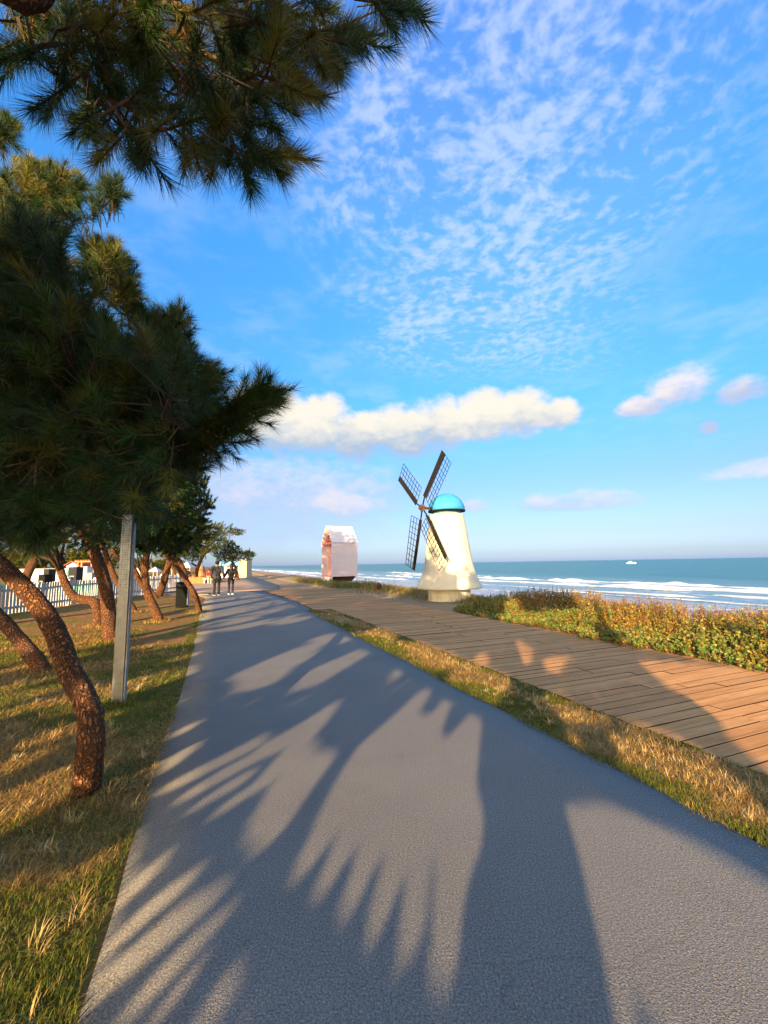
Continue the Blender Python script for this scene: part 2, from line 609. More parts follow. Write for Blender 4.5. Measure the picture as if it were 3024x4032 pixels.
# painted plaster of the windmill
M_plaster, t, b = principled('cream plaster', rough=0.75, spec=0.3)
o = objco(t)
n1 = t.noise(o, 2.2, 5.0, 0.6)
mps = t.node('ShaderNodeMapping')
t.put(mps.inputs['Vector'], o)
mps.inputs['Scale'].default_value = (9.0, 9.0, 0.9)
n2 = t.noise(mps.outputs[0], 1.0, 5.0, 0.65)
cc = t.mix(t.ss(n1, 0.35, 0.7), (0.70, 0.65, 0.50), (0.64, 0.59, 0.45))
cc = t.mix(t.m('MULTIPLY', t.ss(n2, 0.52, 0.78), 0.45), cc, (0.44, 0.36, 0.23))
t.put(b.inputs['Base Color'], cc)
bump(t, b, t.m('ADD', n1, t.m('MULTIPLY', t.noise(o, 30.0, 4.0), 0.25)), 0.35, 0.03)
M_blue = simple('blue dome paint', (0.03, 0.25, 0.56), (0.05, 0.31, 0.60), 0.65, 3.0, 0.25, bscale=9, spec=0.25)
M_teal = simple('dull teal paint', (0.07, 0.22, 0.24), (0.05, 0.16, 0.18), 0.6, 5.0, 0.1)
M_dark = simple('dark stained timber', (0.011, 0.009, 0.009), (0.007, 0.006, 0.006), 0.75, 9.0, 0.3, spec=0.12)
M_iron = simple('rusted iron', (0.05, 0.025, 0.02), (0.09, 0.04, 0.025), 0.7, 12.0, 0.3)
M_pinkwall = simple('whitewashed board', (0.70, 0.59, 0.61), (0.66, 0.55, 0.57), 0.7, 2.4, 0.12)
M_pinkroof = simple('white board', (0.74, 0.67, 0.68), (0.70, 0.63, 0.64), 0.7, 1.6, 0.12)
M_coral = simple('coral paint', (0.78, 0.21, 0.15), (0.72, 0.18, 0.13), 0.6, 5.0, 0.1)
M_rose = simple('pale rose panel', (0.76, 0.40, 0.37), (0.70, 0.36, 0.33), 0.6, 3.0, 0.1)
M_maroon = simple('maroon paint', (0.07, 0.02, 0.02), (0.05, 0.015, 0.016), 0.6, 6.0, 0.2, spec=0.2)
M_white = simple('white paint', (0.72, 0.72, 0.70), (0.60, 0.60, 0.58), 0.55, 7.0, 0.15)
M_picket = simple('greyed white picket', (0.62, 0.62, 0.60), (0.44, 0.44, 0.42), 0.7, 14.0, 0.25)
M_steel = simple('brushed aluminium', (0.30, 0.305, 0.31), (0.24, 0.245, 0.25), 0.42, 18.0, 0.06, metal=0.9, bscale=150)
M_hole = simple('dark hole', (0.015, 0.015, 0.016), None, 0.9, 5.0, 0.0)
M_bin = simple('black green metal', (0.003, 0.0045, 0.004), (0.005, 0.0065, 0.006), 0.7, 8.0, 0.1, spec=0.12)
M_bing = simple('grey bin side', (0.26, 0.28, 0.30), (0.20, 0.215, 0.24), 0.5, 8.0, 0.1)
M_black = simple('black cloth', (0.012, 0.012, 0.014), (0.02, 0.02, 0.024), 0.85, 18.0, 0.4)
M_jacket = simple('charcoal jacket', (0.035, 0.04, 0.052), (0.022, 0.026, 0.034), 0.85, 16.0, 0.4)
M_navy = simple('navy leggings', (0.018, 0.018, 0.04), (0.012, 0.012, 0.026), 0.8, 18.0, 0.3)
M_skin = simple('skin', (0.50, 0.28, 0.19), (0.44, 0.23, 0.15), 0.5, 10.0, 0.05)
M_hair = simple('black hair', (0.014, 0.010, 0.009), (0.025, 0.017, 0.013), 0.5, 30.0, 0.4)
M_shoe = simple('white shoe', (0.75, 0.74, 0.72), (0.62, 0.61, 0.60), 0.6, 20.0, 0.1)
M_red = simple('red cloth', (0.60, 0.04, 0.035), (0.48, 0.03, 0.03), 0.8, 12.0, 0.3)
M_cream = simple('cream cloth', (0.66, 0.52, 0.30), (0.58, 0.44, 0.25), 0.8, 12.0, 0.3)
M_terra = simple('terracotta block', (0.60, 0.17, 0.05), (0.50, 0.13, 0.04), 0.8, 4.0, 0.25)
M_rock = simple('brown rock', (0.36, 0.19, 0.10), (0.25, 0.12, 0.06), 0.9, 4.0, 0.6, bscale=14)
M_orange = simple('orange timber', (0.55, 0.24, 0.06), (0.48, 0.19, 0.05), 0.7, 4.0, 0.2)
M_redroof = simple('red roof', (0.30, 0.07, 0.05), (0.24, 0.05, 0.04), 0.8, 6.0, 0.3)
M_bluep = simple('sky blue panel', (0.06, 0.36, 0.66), (0.05, 0.30, 0.58), 0.5, 4.0, 0.1)
M_turq = simple('turquoise vinyl', (0.04, 0.42, 0.30), (0.03, 0.34, 0.26), 0.5, 4.0, 0.1)
M_glass, t, b = principled('dark glass', (0.03, 0.04, 0.05), 0.1)
M_pale = simple('pale concrete', (0.55, 0.52, 0.47), (0.46, 0.43, 0.40), 0.85, 3.0, 0.2)
M_hill = simple('far hill', (0.10, 0.13, 0.16), (0.12, 0.15, 0.17), 0.95, 0.01, 0.0)

# ------------------------------------------------------------------ the setting
KQ = EYE / 1.52
QL, QR = -0.40, 2.64                # the path's edges
BL_, BR_ = 3.46, 6.30               # the boardwalk's edges


def ground_z(s, q):
    z = -0.016 + 0.05 * (vnoise(s * 0.35, q * 0.35, 3) - 0.5) * np.clip((-q - 0.6) / 2.0, 0, 1)
    z = z + np.where(q > BR_, 0.16 * (vnoise(s * 0.5, q * 0.5, 5) - 0.35) * np.clip((q - BR_) / 0.8, 0, 1), 0)
    z = np.where((q > 3.3) & (q < BR_ + 0.1), -0.10, z)
    t_ = np.clip((q - 9.6) / 9.0, 0, 1)
    z = z - 1.95 * t_ * t_ * (3 - 2 * t_)
    return z - np.clip((q - 18.6) / 30.0, 0, 3) * 1.2


qs = np.concatenate([[-4000, -1500, -600, -300, -150, -90, -60], np.arange(-40, -12, 2.0), np.arange(-12, -0.5, 0.25), np.arange(-0.45, 2.8, 0.4), np.arange(2.7, 9.5, 0.17),
                     np.arange(9.5, 24, 0.7), np.arange(24, 60, 4), [90, 200]])
ss_ = np.concatenate([[-3000, -800, -200, -80, -40], np.arange(-20, 0, 2.0), np.arange(0, 30, 0.25), np.arange(30, 90, 2.0), [110, 150, 220, 400, 900, 2500, 6000]])
S, Q = np.meshgrid(ss_, qs, indexing='ij')
gx = S * PD[0] + Q * PN[0]
gy = S * PD[1] + Q * PN[1]
gz = ground_z(S, Q)
far_ = np.abs(S) > 800
ground = tag(grid_mesh('ground', gx, gy, gz, M_ground), kind='structure')


def strip_sheet(name, left, right, z, mat, n=60, edge=0.0):
    """flat sheet between two edge lines given as (s, q) lists"""
    ls = np.array(left)
    rs = np.array(right)
    f = np.linspace(0, 1, n)
    def res(a):
        d = np.concatenate([[0], np.cumsum(np.hypot(*np.diff(a, axis=0).T))])
        d /= d[-1]
        return np.stack([np.interp(f, d, a[:, 0]), np.interp(f, d, a[:, 1])], -1)
    L, Rr = res(ls), res(rs)
    if edge:
        L[:, 1] += (vnoise(L[:, 0] * 2.2, L[:, 0] * 0, 9) - 0.5) * edge
        Rr[:, 1] += (vnoise(Rr[:, 0] * 2.2, Rr[:, 0] * 0 + 4, 9) - 0.5) * edge
    ks = np.linspace(0, 1, 9)
    A = L[:, None, :] * (1 - ks[None, :, None]) + Rr[:, None, :] * ks[None, :, None]
    X = A[..., 0] * PD[0] + A[..., 1] * PN[0]
    Y = A[..., 0] * PD[1] + A[..., 1] * PN[1]
    o_ = grid_mesh(name, X, Y, np.full_like(X, z), mat)
    # a real edge: skirt down to the ground
    mod = o_.modifiers.new('depth', 'SOLIDIFY')
    mod.thickness = 0.06
    mod.offset = -1.0 if o_.data.polygons[0].normal.z > 0 else 1.0
    return o_


path = strip_sheet('path', [(-14, QL), (8, QL), (16, -0.58), (22, -0.62), (24.5, -1.2), (26.5, -6.0)],
                   [(-14, QR), (5, QR), (12.2, 2.82), (17.2, 2.88), (22, 2.6), (26.5, 2.25)], 0.0, M_asphalt, 400, 0.035)
tag(path, kind='structure')
plaza = strip_sheet('plaza', [(26.45, -9), (40, -14), (90, -14)], [(26.45, 3.3), (34, 4.2), (90, 4.5)], -0.006, M_plaza, 40)
tag(plaza, kind='structure')
verge = strip_sheet('grass_verge', [(-14, QR + 0.03), (5, QR + 0.03), (12.2, 2.86), (13.4, 3.15)], [(-14, BL_ - 0.03), (5, BL_ - 0.03), (12.2, BL_ - 0.03), (13.4, BL_ - 0.08)], -0.012, M_turf, 120)
tag(verge, kind='structure')

# boardwalk: joists below, planks laid across, each its own object
board = MB()
for q0 in (BL_ + 0.15, 4.4, 5.3, BR_ - 0.2):
    board.bar(SQ(-4, q0, -0.075), SQ(27, q0, -0.075), 0.08, 0.06)
boardwalk = tag(board.build('boardwalk', M_dark), kind='structure')
PW, GAP = 0.152, 0.011


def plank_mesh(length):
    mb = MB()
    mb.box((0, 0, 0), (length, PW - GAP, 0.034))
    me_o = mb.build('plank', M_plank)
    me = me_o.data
    me.materials.append(M_gapshade)
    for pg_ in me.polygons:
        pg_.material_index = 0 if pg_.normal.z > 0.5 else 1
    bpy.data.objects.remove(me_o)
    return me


plank_cache = {}
for i in range(0, 172):
    s0 = 0.7 + i * PW
    lo = BL_ + random.uniform(-0.025, 0.03)
    if s0 > 12.3:
        lo = max(2.90 + random.uniform(-0.02, 0.02), 3.46 - (s0 - 12.3) * 0.5)
    if s0 > 19:
        lo -= (s0 - 19) * 0.07
    hi = BR_ + random.uniform(-0.05, 0.05) + 0.3 * vnoise(s0 * 0.2, 1.0, 2)
    cuts = [lo]
    if s0 < 13:
        cuts.append(lo + (hi - lo) * random.choice((0.36, 0.5, 0.64)))
    cuts.append(hi)
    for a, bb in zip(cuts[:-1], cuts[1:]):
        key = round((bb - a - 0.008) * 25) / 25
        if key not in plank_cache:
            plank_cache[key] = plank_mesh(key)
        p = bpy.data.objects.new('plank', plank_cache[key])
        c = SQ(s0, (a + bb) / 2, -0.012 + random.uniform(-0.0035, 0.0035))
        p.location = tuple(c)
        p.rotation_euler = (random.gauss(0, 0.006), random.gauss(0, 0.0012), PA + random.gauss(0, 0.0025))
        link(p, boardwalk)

# sea
qs = np.concatenate([np.arange(15, 90, 0.8), np.geomspace(90, 40000, 60)])
ss_ = np.concatenate([-np.geomspace(30000, 60, 20), np.arange(-50, 160, 1.4), np.geomspace(165, 40000, 40)])
S, Q = np.meshgrid(ss_, qs, indexing='ij')
zz = -2.0 + 0.14 * (vnoise(S * 0.05, Q * 0.22, 11) - 0.5) * np.clip((Q - 20) / 25, 0, 1) * (Q < 400) + 0.10 * (vnoise(S * 0.16, Q * 0.55, 12) - 0.5) * np.clip((Q - 20) / 25, 0, 1) * (Q < 200)
sea = tag(grid_mesh('sea', S * PD[0] + Q * PN[0], S * PD[1] + Q * PN[1], zz, M_sea), kind='structure')


def breaker(s0, s1, q0, hgt, wid, seed):
    n = int((s1 - s0) / 0.45) + 8
    s = np.linspace(s0, s1, n)
    t_ = np.linspace(0, 1, n)
    tap = np.clip(np.minimum(t_, 1 - t_) / 0.10, 0, 1) ** 0.6
    brk = np.clip((vnoise(s * 0.13, s * 0, seed) - 0.22) * 3.2, 0, 1)
    hh = hgt * tap * (0.45 + 0.9 * vnoise(s * 0.5, s * 0, seed + 1)) * (0.25 + 0.75 * brk)
    ww = wid * tap * (0.5 + 1.0 * vnoise(s * 0.35, s * 0, seed + 2)) * (0.2 + 0.8 * brk)
    qc = q0 + 2.2 * (vnoise(s * 0.06, s * 0, seed + 3) - 0.5) + 0.6 * (vnoise(s * 0.4, s * 0, seed + 4) - 0.5)
    prof = [(-1.0, -0.15), (-0.75, 0.12), (-0.5, 0.35), (-0.25, 0.9), (-0.05, 1.0), (0.12, 0.8), (0.4, 0.35), (0.8, 0.08), (1.0, -0.15)]
    S_ = np.repeat(s[:, None], len(prof), 1)
    Q_ = qc[:, None] + ww[:, None] * np.array([p[0] for p in prof])[None, :]
    Z_ = -1.97 + hh[:, None] * np.array([p[1] for p in prof])[None, :] + 0.05 * (vnoise(S_ * 2.5, Q_ * 3, seed) - 0.5)
    return grid_mesh('breaking_wave', S_ * PD[0] + Q_ * PN[0], S_ * PD[1] + Q_ * PN[1], Z_, M_foam, sea)


for args in [(-10, 30, 63, 0.55, 2.2, 1), (20, 62, 57, 0.40, 1.6, 2), (48, 130, 54, 0.38, 1.3, 3), (10, 44, 50, 0.28, 1.5, 4), (30, 80, 47, 0.22, 0.9, 5),
             (-5, 26, 43, 0.20, 1.0, 6), (24, 60, 39, 0.14, 0.8, 7), (70, 150, 44, 0.26, 1.0, 8), (60, 110, 36, 0.16, 0.7, 9), (110, 330, 36, 0.35, 1.4, 10),
             (10, 40, 36, 0.10, 0.7, 11), (120, 300, 29, 0.2, 1.0, 12), (28, 56, 32, 0.08, 0.5, 13), (75, 120, 29, 0.12, 0.6, 14), (240, 520, 30, 0.4, 1.6, 15), (85, 160, 62, 0.3, 1.0, 16), (-12, 18, 33, 0.08, 0.5, 17)]:
    breaker(*args)

# ------------------------------------------------------------------ the shade of the pines behind the viewer
# sunlit gaps on path, boardwalk and lawn, outlined on the ground
def r8(p):
    return [(1000 + 1.22 * x, 2300 + 1.22 * y) for x, y in p]


def r5(p):
    return [(0.6475 * x, 2600 + 0.6475 * y) for x, y in p]


def r4(p):
    return [(1800 + 0.738 * x, 2100 + 0.738 * y) for x, y in p]


LIT = []
LIT.append(r8([(555, 335), (520, 365), (400, 470), (330, 530), (265, 640), (225, 720), (180, 820), (125, 930), (150, 955), (215, 870), (275, 780), (240, 900), (195, 990), (228, 1005), (300, 880), (340, 800),
               (320, 930), (280, 1050), (318, 1068), (380, 930), (428, 790), (415, 930), (365, 1110), (395, 1145), (430, 1080), (470, 950), (490, 830), (500, 950), (475, 1100), (480, 1210), (525, 1205), (548, 1080), (560, 870),
               (590, 850), (590, 1000), (570, 1200), (610, 1290), (660, 1270), (655, 1180), (690, 900), (730, 890), (737, 760), (715, 640), (735, 430), (700, 420), (650, 470), (620, 500), (600, 480), (635, 390), (610, 380),
               (560, 430), (530, 410), (568, 350)]))
LIT.append(r8([(275, 378), (215, 410), (120, 470), (40, 510), (0, 540), (0, 572), (60, 550), (115, 520), (60, 580), (0, 640), (0, 685), (85, 605), (0, 745), (-20, 800), (15, 855), (60, 832), (130, 740), (200, 640), (258, 560),
               (250, 545), (200, 540), (185, 500), (245, 430)]))
for pl_ in ([(970, 640), (1180, 500), (1215, 515), (1000, 690)], [(975, 775), (1400, 555), (1600, 450), (1620, 500), (1010, 805)], [(1085, 835), (1390, 645), (1600, 540), (1560, 610), (1120, 855)],
            [(1155, 895), (1390, 745), (1560, 650), (1500, 740), (1190, 905)], [(1285, 935), (1390, 845), (1540, 780), (1480, 850), (1310, 950)], [(1055, 440), (1190, 372), (1210, 390), (1080, 458)],
            [(730, 1450), (900, 1250), (980, 1180), (1000, 1230), (860, 1380), (760, 1475)], [(650, 1725), (950, 1430), (1230, 1240), (1215, 1310), (960, 1520), (720, 1725)],
            [(555, 2015), (760, 1800), (1000, 1560), (1300, 1370), (1390, 1400), (1100, 1650), (850, 1850), (640, 2005)], [(755, 2135), (900, 1960), (1200, 1640), (1390, 1480), (1400, 1565), (1180, 1770), (940, 2020), (800, 2155)],
            [(955, 2165), (1100, 1960), (1230, 1770), (1240, 1830), (1100, 2040), (1000, 2185)], [(1190, 2230), (1290, 2000), (1390, 1890), (1420, 1950), (1350, 2230)], [(1480, 2230), (1500, 2050), (1560, 2050), (1560, 2230)]):
    LIT.append(r5(pl_))
LIT.append(r8([(1005, 718), (1100, 712), (1200, 738), (1350, 800), (1700, 905), (1900, 1000), (1900, 1500), (1330, 1500), (1235, 1300), (1215, 1320), (1260, 1500), (1190, 1500), (1110, 1090), (1060, 900)]))
for pl_ in ([(-60, 290), (0, 265), (60, 238), (150, 203), (205, 193), (195, 232), (130, 262), (60, 325), (-40, 345)], [(140, 300), (230, 258), (340, 212), (370, 225), (290, 272), (210, 322), (130, 338)],
            [(175, 182), (230, 163), (335, 158), (300, 188), (200, 192)], [(440, 285), (470, 275), (480, 290), (455, 305)]):
    LIT.append(r8(pl_))
for pl_ in ([(265, 592), (330, 578), (402, 620), (385, 685), (330, 692), (288, 640)], [(465, 685), (540, 648), (605, 660), (540, 722), (480, 735)], [(105, 650), (165, 648), (150, 715), (95, 722)],
            [(970, 685), (1160, 690), (1659, 740), (1800, 800), (1800, 1400), (1500, 1400), (1420, 1010), (1200, 850), (1050, 800)], [(850, 1010), (960, 1000), (1180, 1080), (1420, 1190), (1300, 1240), (1000, 1130)]):
    LIT.append(r4(pl_))
LIT.append(r8([(1130, 470), (1260, 520), (1430, 600), (1700, 760), (1700, 860), (1400, 735), (1220, 600)]))
LITG = [[tuple(G(u, v)[:2]) for u, v in pl_] for pl_ in LIT]


def lit_at(x, y):
    """True where the sun reaches the ground"""
    r = np.zeros(np.shape(x), bool)
    for pl_ in LITG:
        r |= inpoly(x, y, pl_)
    s = x * PD[0] + y * PD[1]
    q = x * PN[0] + y * PN[1]
    a = R(18.5)                                # streaks along the light on the lawn and far along the path
    u = x * math.cos(a) - y * math.sin(a)
    vv = x * math.sin(a) + y * math.cos(a)
    n = 0.6 * vnoise(u * 1.5, vv * 0.42, 21) + 0.4 * vnoise(u * 3.7, vv * 1.0, 22)
    lawn = (q < QL) & (n > 0.47)
    scrub = (q > 6.6) & (n > 0.36)
    verge_l = (q > QR + 0.08) & (q < BL_) & (s < 12) & (n > 0.44)
    far = (s > 10.5) & (q > QL) & (q < 6.6) & (n > 0.66)
    return r | lawn | scrub | far | verge_l


def unit(a):
    return a / (np.linalg.norm(a, axis=-1, keepdims=True) + 1e-9)


def needles(c, d, shoot, per, nlen, wid, tone, splay=(1.25, 0.45), jit=0.25, droop=0.0):
    """bottle-brush shoots: c, d (n,3) start and direction; returns triangles (n*per,3,3), tones"""
    n = len(c)
    d = unit(d)
    sh = shoot * rng.uniform(0.7, 1.25, n)
    u = rng.random((n, per)) ** 0.8
    base = c[:, None, :] + d[:, None, :] * (u * sh[:, None])[..., None]
    ref = np.where(np.abs(d[:, 2:3]) < 0.9, np.array([[0, 0, 1.0]]), np.array([[1.0, 0, 0]]))
    e1 = unit(np.cross(d, ref))
    e2 = np.cross(d, e1)
    a = rng.random((n, per)) * 2 * math.pi
    ph = splay[0] + (splay[1] - splay[0]) * u + rng.normal(0, jit * 0.5, (n, per))
    dirn = d[:, None, :] * np.cos(ph)[..., None] + (e1[:, None, :] * np.cos(a)[..., None] + e2[:, None, :] * np.sin(a)[..., None]) * np.sin(ph)[..., None]
    dirn = dirn + rng.normal(0, jit * 0.3, (n, per, 3))
    dirn[..., 2] -= droop
    dirn = unit(dirn)
    L = nlen * rng.uniform(0.7, 1.12, (n, per))
    tip = base + dirn * L[..., None]
    wv_ = unit(np.cross(dirn, rng.normal(0, 1, (n, per, 3)))) * (wid / 2)
    P = np.stack([base - wv_, base + wv_, tip], 2).reshape(-1, 3, 3)
    T = (tone[:, None, :] * rng.uniform(0.75, 1.25, (n, per, 1))).reshape(-1, 3)
    return P, T


def twigs(c, d, ln, r0):
    n = len(c)
    d = unit(d)
    e1 = unit(np.cross(d, rng.normal(0, 1, (n, 3))))
    e2 = np.cross(d, e1)
    quads = []
    for k in range(3):
        a0, a1 = 2 * math.pi * k / 3, 2 * math.pi * (k + 1) / 3
        r_ = r0 if np.isscalar(r0) else r0[:, None]
        o0 = (e1 * math.cos(a0) + e2 * math.sin(a0)) * r_
        o1 = (e1 * math.cos(a1) + e2 * math.sin(a1)) * r_
        end = c + d * (ln if np.isscalar(ln) else ln[:, None])
        quads.append(np.stack([c + o0, c + o1, end + o1 * 0.5, end + o0 * 0.5], 1))
    return np.concatenate(quads)


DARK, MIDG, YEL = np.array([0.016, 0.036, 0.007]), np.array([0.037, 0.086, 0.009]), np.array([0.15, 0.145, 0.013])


def tones(n, yel=0.12):
    t_ = rng.random((n, 1))
    c = DARK * (1 - t_) + MIDG * t_
    y = rng.random((n, 1)) < yel
    return np.where(y, YEL * rng.uniform(0.5, 1.1, (n, 1)), c)


def sample_poly(poly, n):
    p = np.array(poly, float)
    lo, hi = p.min(0), p.max(0)
    out = []
    while sum(map(len, out)) < n:
        c = rng.uniform(lo, hi, (n * 2, 2))
        out.append(c[inpoly(c[:, 0], c[:, 1], poly)])
    return np.concatenate(out)[:n]


def AT_arr(uv, y):
    cx = np.stack([(uv[:, 0] - 1512) / FPX, -(uv[:, 1] - 2016) / FPX, -np.ones(len(uv))], -1)
    d = cx @ CMn.T
    return d * (y / d[:, 1])[:, None] + np.array([0, 0, EYE])


TREE_N = [0]


def pine(label, trunk_pts, r0, r1, tufts, per=90, nlen=0.10, wid=0.0028, shoot=0.16, yel=0.12, group='pines beside the path', limbs=14, sides=14, rings=40, forks=(), cat='pine tree', rough=0.05, dirs=None, lift=0.35, twr=0.004, flare=0.4, tips=False):
    """a pine: trunk through points, limbs from its top, needle shoots at the given tuft points"""
    TREE_N[0] += 1
    sd = TREE_N[0]
    base = np.array(trunk_pts[0], float)
    root = tag(empty('pine_tree', base), label, cat, group)
    loc = lambda p: np.asarray(p, float) - base
    pts = smooth_path([loc(p) for p in trunk_pts], rings)
    tt = np.linspace(0, 1, rings)
    rad = r0 + (r1 - r0) * tt + flare * r0 * np.exp(-tt * 18)
    MB().tube(pts, rad, sides, rough=rough, seed=sd).build('trunk', M_bark, root, smooth=True)
    for fp, fr0, fr1 in forks:
        fpts = smooth_path([loc(p) for p in fp], max(10, rings // 2))
        MB().tube(fpts, np.linspace(fr0, fr1, len(fpts)), max(8, sides - 4), rough=rough, seed=sd + 50).build('branch', M_bark, root, smooth=True)
    tufts = np.asarray(tufts, float) - base
    top = pts[-1]
    n = len(tufts)
    if limbs and n:
        lm = MB()
        ends = tufts[rng.choice(n, min(limbs, n), replace=False)]
        lm_pts = []
        for e in ends:
            st = pts[int(rng.integers(int(rings * 0.72), rings))]
            mid = st + (e - st) * 0.5 + rng.normal(0, 0.08, 3) * np.linalg.norm(e - st)
            cv = smooth_path([st, mid, e], 9)
            rr_ = np.linspace(r1 * 0.55, 0.006, 9)
            lm = MB().tube(cv, rr_, 6, rough=0.06, seed=sd)
            lm.build('branch', M_twig, root, smooth=True)
            lm_pts += cv[3:]
        lp = np.array(lm_pts)
    else:
        lp = np.array([top])
    # each shoot leaves the nearest limb
    near = np.zeros((n, 3))
    for k in range(0, n, 512):
        dd = np.linalg.norm(tufts[k:k + 512, None, :] - lp[None], axis=-1)
        near[k:k + 512] = lp[dd.argmin(1)]
    out = unit(tufts - near)
    if dirs is None:
        d = unit(out + rng.normal(0, 0.45, (n, 3)) + np.array([0, 0, lift]))
    else:
        d = unit(np.asarray(dirs) + rng.normal(0, 0.15, (n, 3)))
    tn_ = tones(n, yel)
    if tips:  # sunlight painted into the tone: shoots near lit_tips turn yellow
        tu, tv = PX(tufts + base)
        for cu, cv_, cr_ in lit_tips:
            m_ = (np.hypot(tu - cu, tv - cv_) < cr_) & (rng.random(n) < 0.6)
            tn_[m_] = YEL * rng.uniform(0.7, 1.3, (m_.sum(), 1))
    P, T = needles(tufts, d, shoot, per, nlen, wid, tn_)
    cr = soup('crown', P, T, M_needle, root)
    cr['kind'] = 'stuff'
    tw = np.concatenate([twigs(tufts, d, shoot, twr), twigs(tufts, -unit(d + 0.6 * out), shoot * rng.uniform(0.5, 1.3, n), twr * 1.2)])
    soup('twigs', tw, None, M_twig, root)['kind'] = 'stuff'
    return root


# ---- pines behind the viewer, standing along the same side of the path; foliage shaped to throw the wanted shade pattern
rear_bases = [SQ(-5.0, -2.3), SQ(-8.5, -1.4), SQ(-12.0, -3.8), SQ(-15.5, -1.6), SQ(-9.0, -6.0), SQ(-16.0, -6.5), SQ(-21.0, -3.0)]
def PX(p):
    """photograph pixel of world points (n, 3)"""
    c = (p - np.array([0, 0, EYE])) @ CMn
    return 1512 + FPX * c[:, 0] / -c[:, 2], 2016 - FPX * c[:, 1] / -c[:, 2]


# where the light is stopped: points on the ground, in the near crown and in the bough, each with a bit of foliage up the ray
n_g, n_c, n_b = 380000, 60000, 20000
yy = 0.95 + 19.0 * rng.random(n_g) ** 0.55
yy[:120000] = 0.95 + 3.6 * rng.random(120000) ** 0.6
tg = np.stack([rng.uniform(-1.05, 1.05, n_g) * (yy + 0.9), yy, np.zeros(n_g)], -1)
tg = tg[~lit_at(tg[:, 0], tg[:, 1])]
far_f = np.clip((tg[:, 1] - 3.0) / 5.0, 0.08, 1)
t_g = (tg[:, 1] + 2.0 + far_f * (8.0 * vnoise(tg[:, 0] * 1.1, tg[:, 1] * 0.4, 33) + rng.uniform(0, 2.5, len(tg)))) / -SUN[1]
t_g = np.clip(t_g, rng.uniform(0.95, 1.3, len(tg)) / SUN[2], rng.uniform(5.6, 6.6, len(tg)) / SUN[2])
tc_ = np.stack([rng.uniform(-4.3, -0.5, n_c), rng.uniform(1.6, 4.7, n_c), rng.uniform(0.4, 5.7, n_c)], -1)
tb_ = np.stack([rng.uniform(-2.0, 1.7, n_b), rng.uniform(1.2, 2.0, n_b), rng.uniform(2.4, 4.3, n_b)], -1)
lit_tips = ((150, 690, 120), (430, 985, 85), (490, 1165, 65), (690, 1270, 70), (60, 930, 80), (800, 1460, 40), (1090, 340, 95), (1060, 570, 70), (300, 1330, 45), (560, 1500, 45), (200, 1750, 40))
crn = np.concatenate([tc_, tb_])
pu, pv = PX(crn)
ok = np.ones(len(crn), bool)
for cu, cv_, cr_ in lit_tips:
    ok &= np.hypot(pu - cu, pv - cv_) > cr_
ok &= (vnoise(crn[:, 0] * 1.1, crn[:, 2] * 1.3 + crn[:, 1] * 0.3, 31) > np.where(np.arange(len(crn)) < n_c, 0.36, 0.12)) & (crn[:, 2] > 1.75)
crn = crn[ok]
t_c = (crn[:, 1] + rng.uniform(1.8, 5.5, len(crn))) / -SUN[1]
tgt = np.concatenate([tg, crn])
tt = np.concatenate([t_g, t_c])
on_ground = np.concatenate([np.ones(len(tg), bool), np.zeros(len(crn), bool)])
pos = tgt + SUN[None] * tt[:, None]
dist = np.stack([np.hypot(pos[:, 0] - b_[0], pos[:, 1] - b_[1]) for b_ in rear_bases], -1)
own = dist.argmin(1)
keep = (pos[:, 1] < -1.5) & (dist.min(1) < 9.0)
tau = (pos[:, 1] - 16.2) / SUN[1]
wx, wz = pos[:, 0] - SUN[0] * tau, pos[:, 2] - SUN[2] * tau      # height at which that ray passes the windmill
keep &= ~((np.abs(wx - 2.4) < 1.9) & ((wz > 0.9 + 0.8 * vnoise(wx * 2.0, wz * 2.0, 44)) | ((wz > 0.02) & (vnoise(wx * 2.6 + 3, wz * 2.6, 45) > 0.50))))
rear_label = ['leaning pine just behind the viewer, shading the near path', 'second pine back behind the viewer beside the path', 'third pine behind the viewer, set back from the path',
              'fourth pine behind the viewer beside the path', 'pine behind the viewer, deep in the grove', 'farthest grove pine behind the viewer, left side', 'farthest pine behind the viewer beside the path']
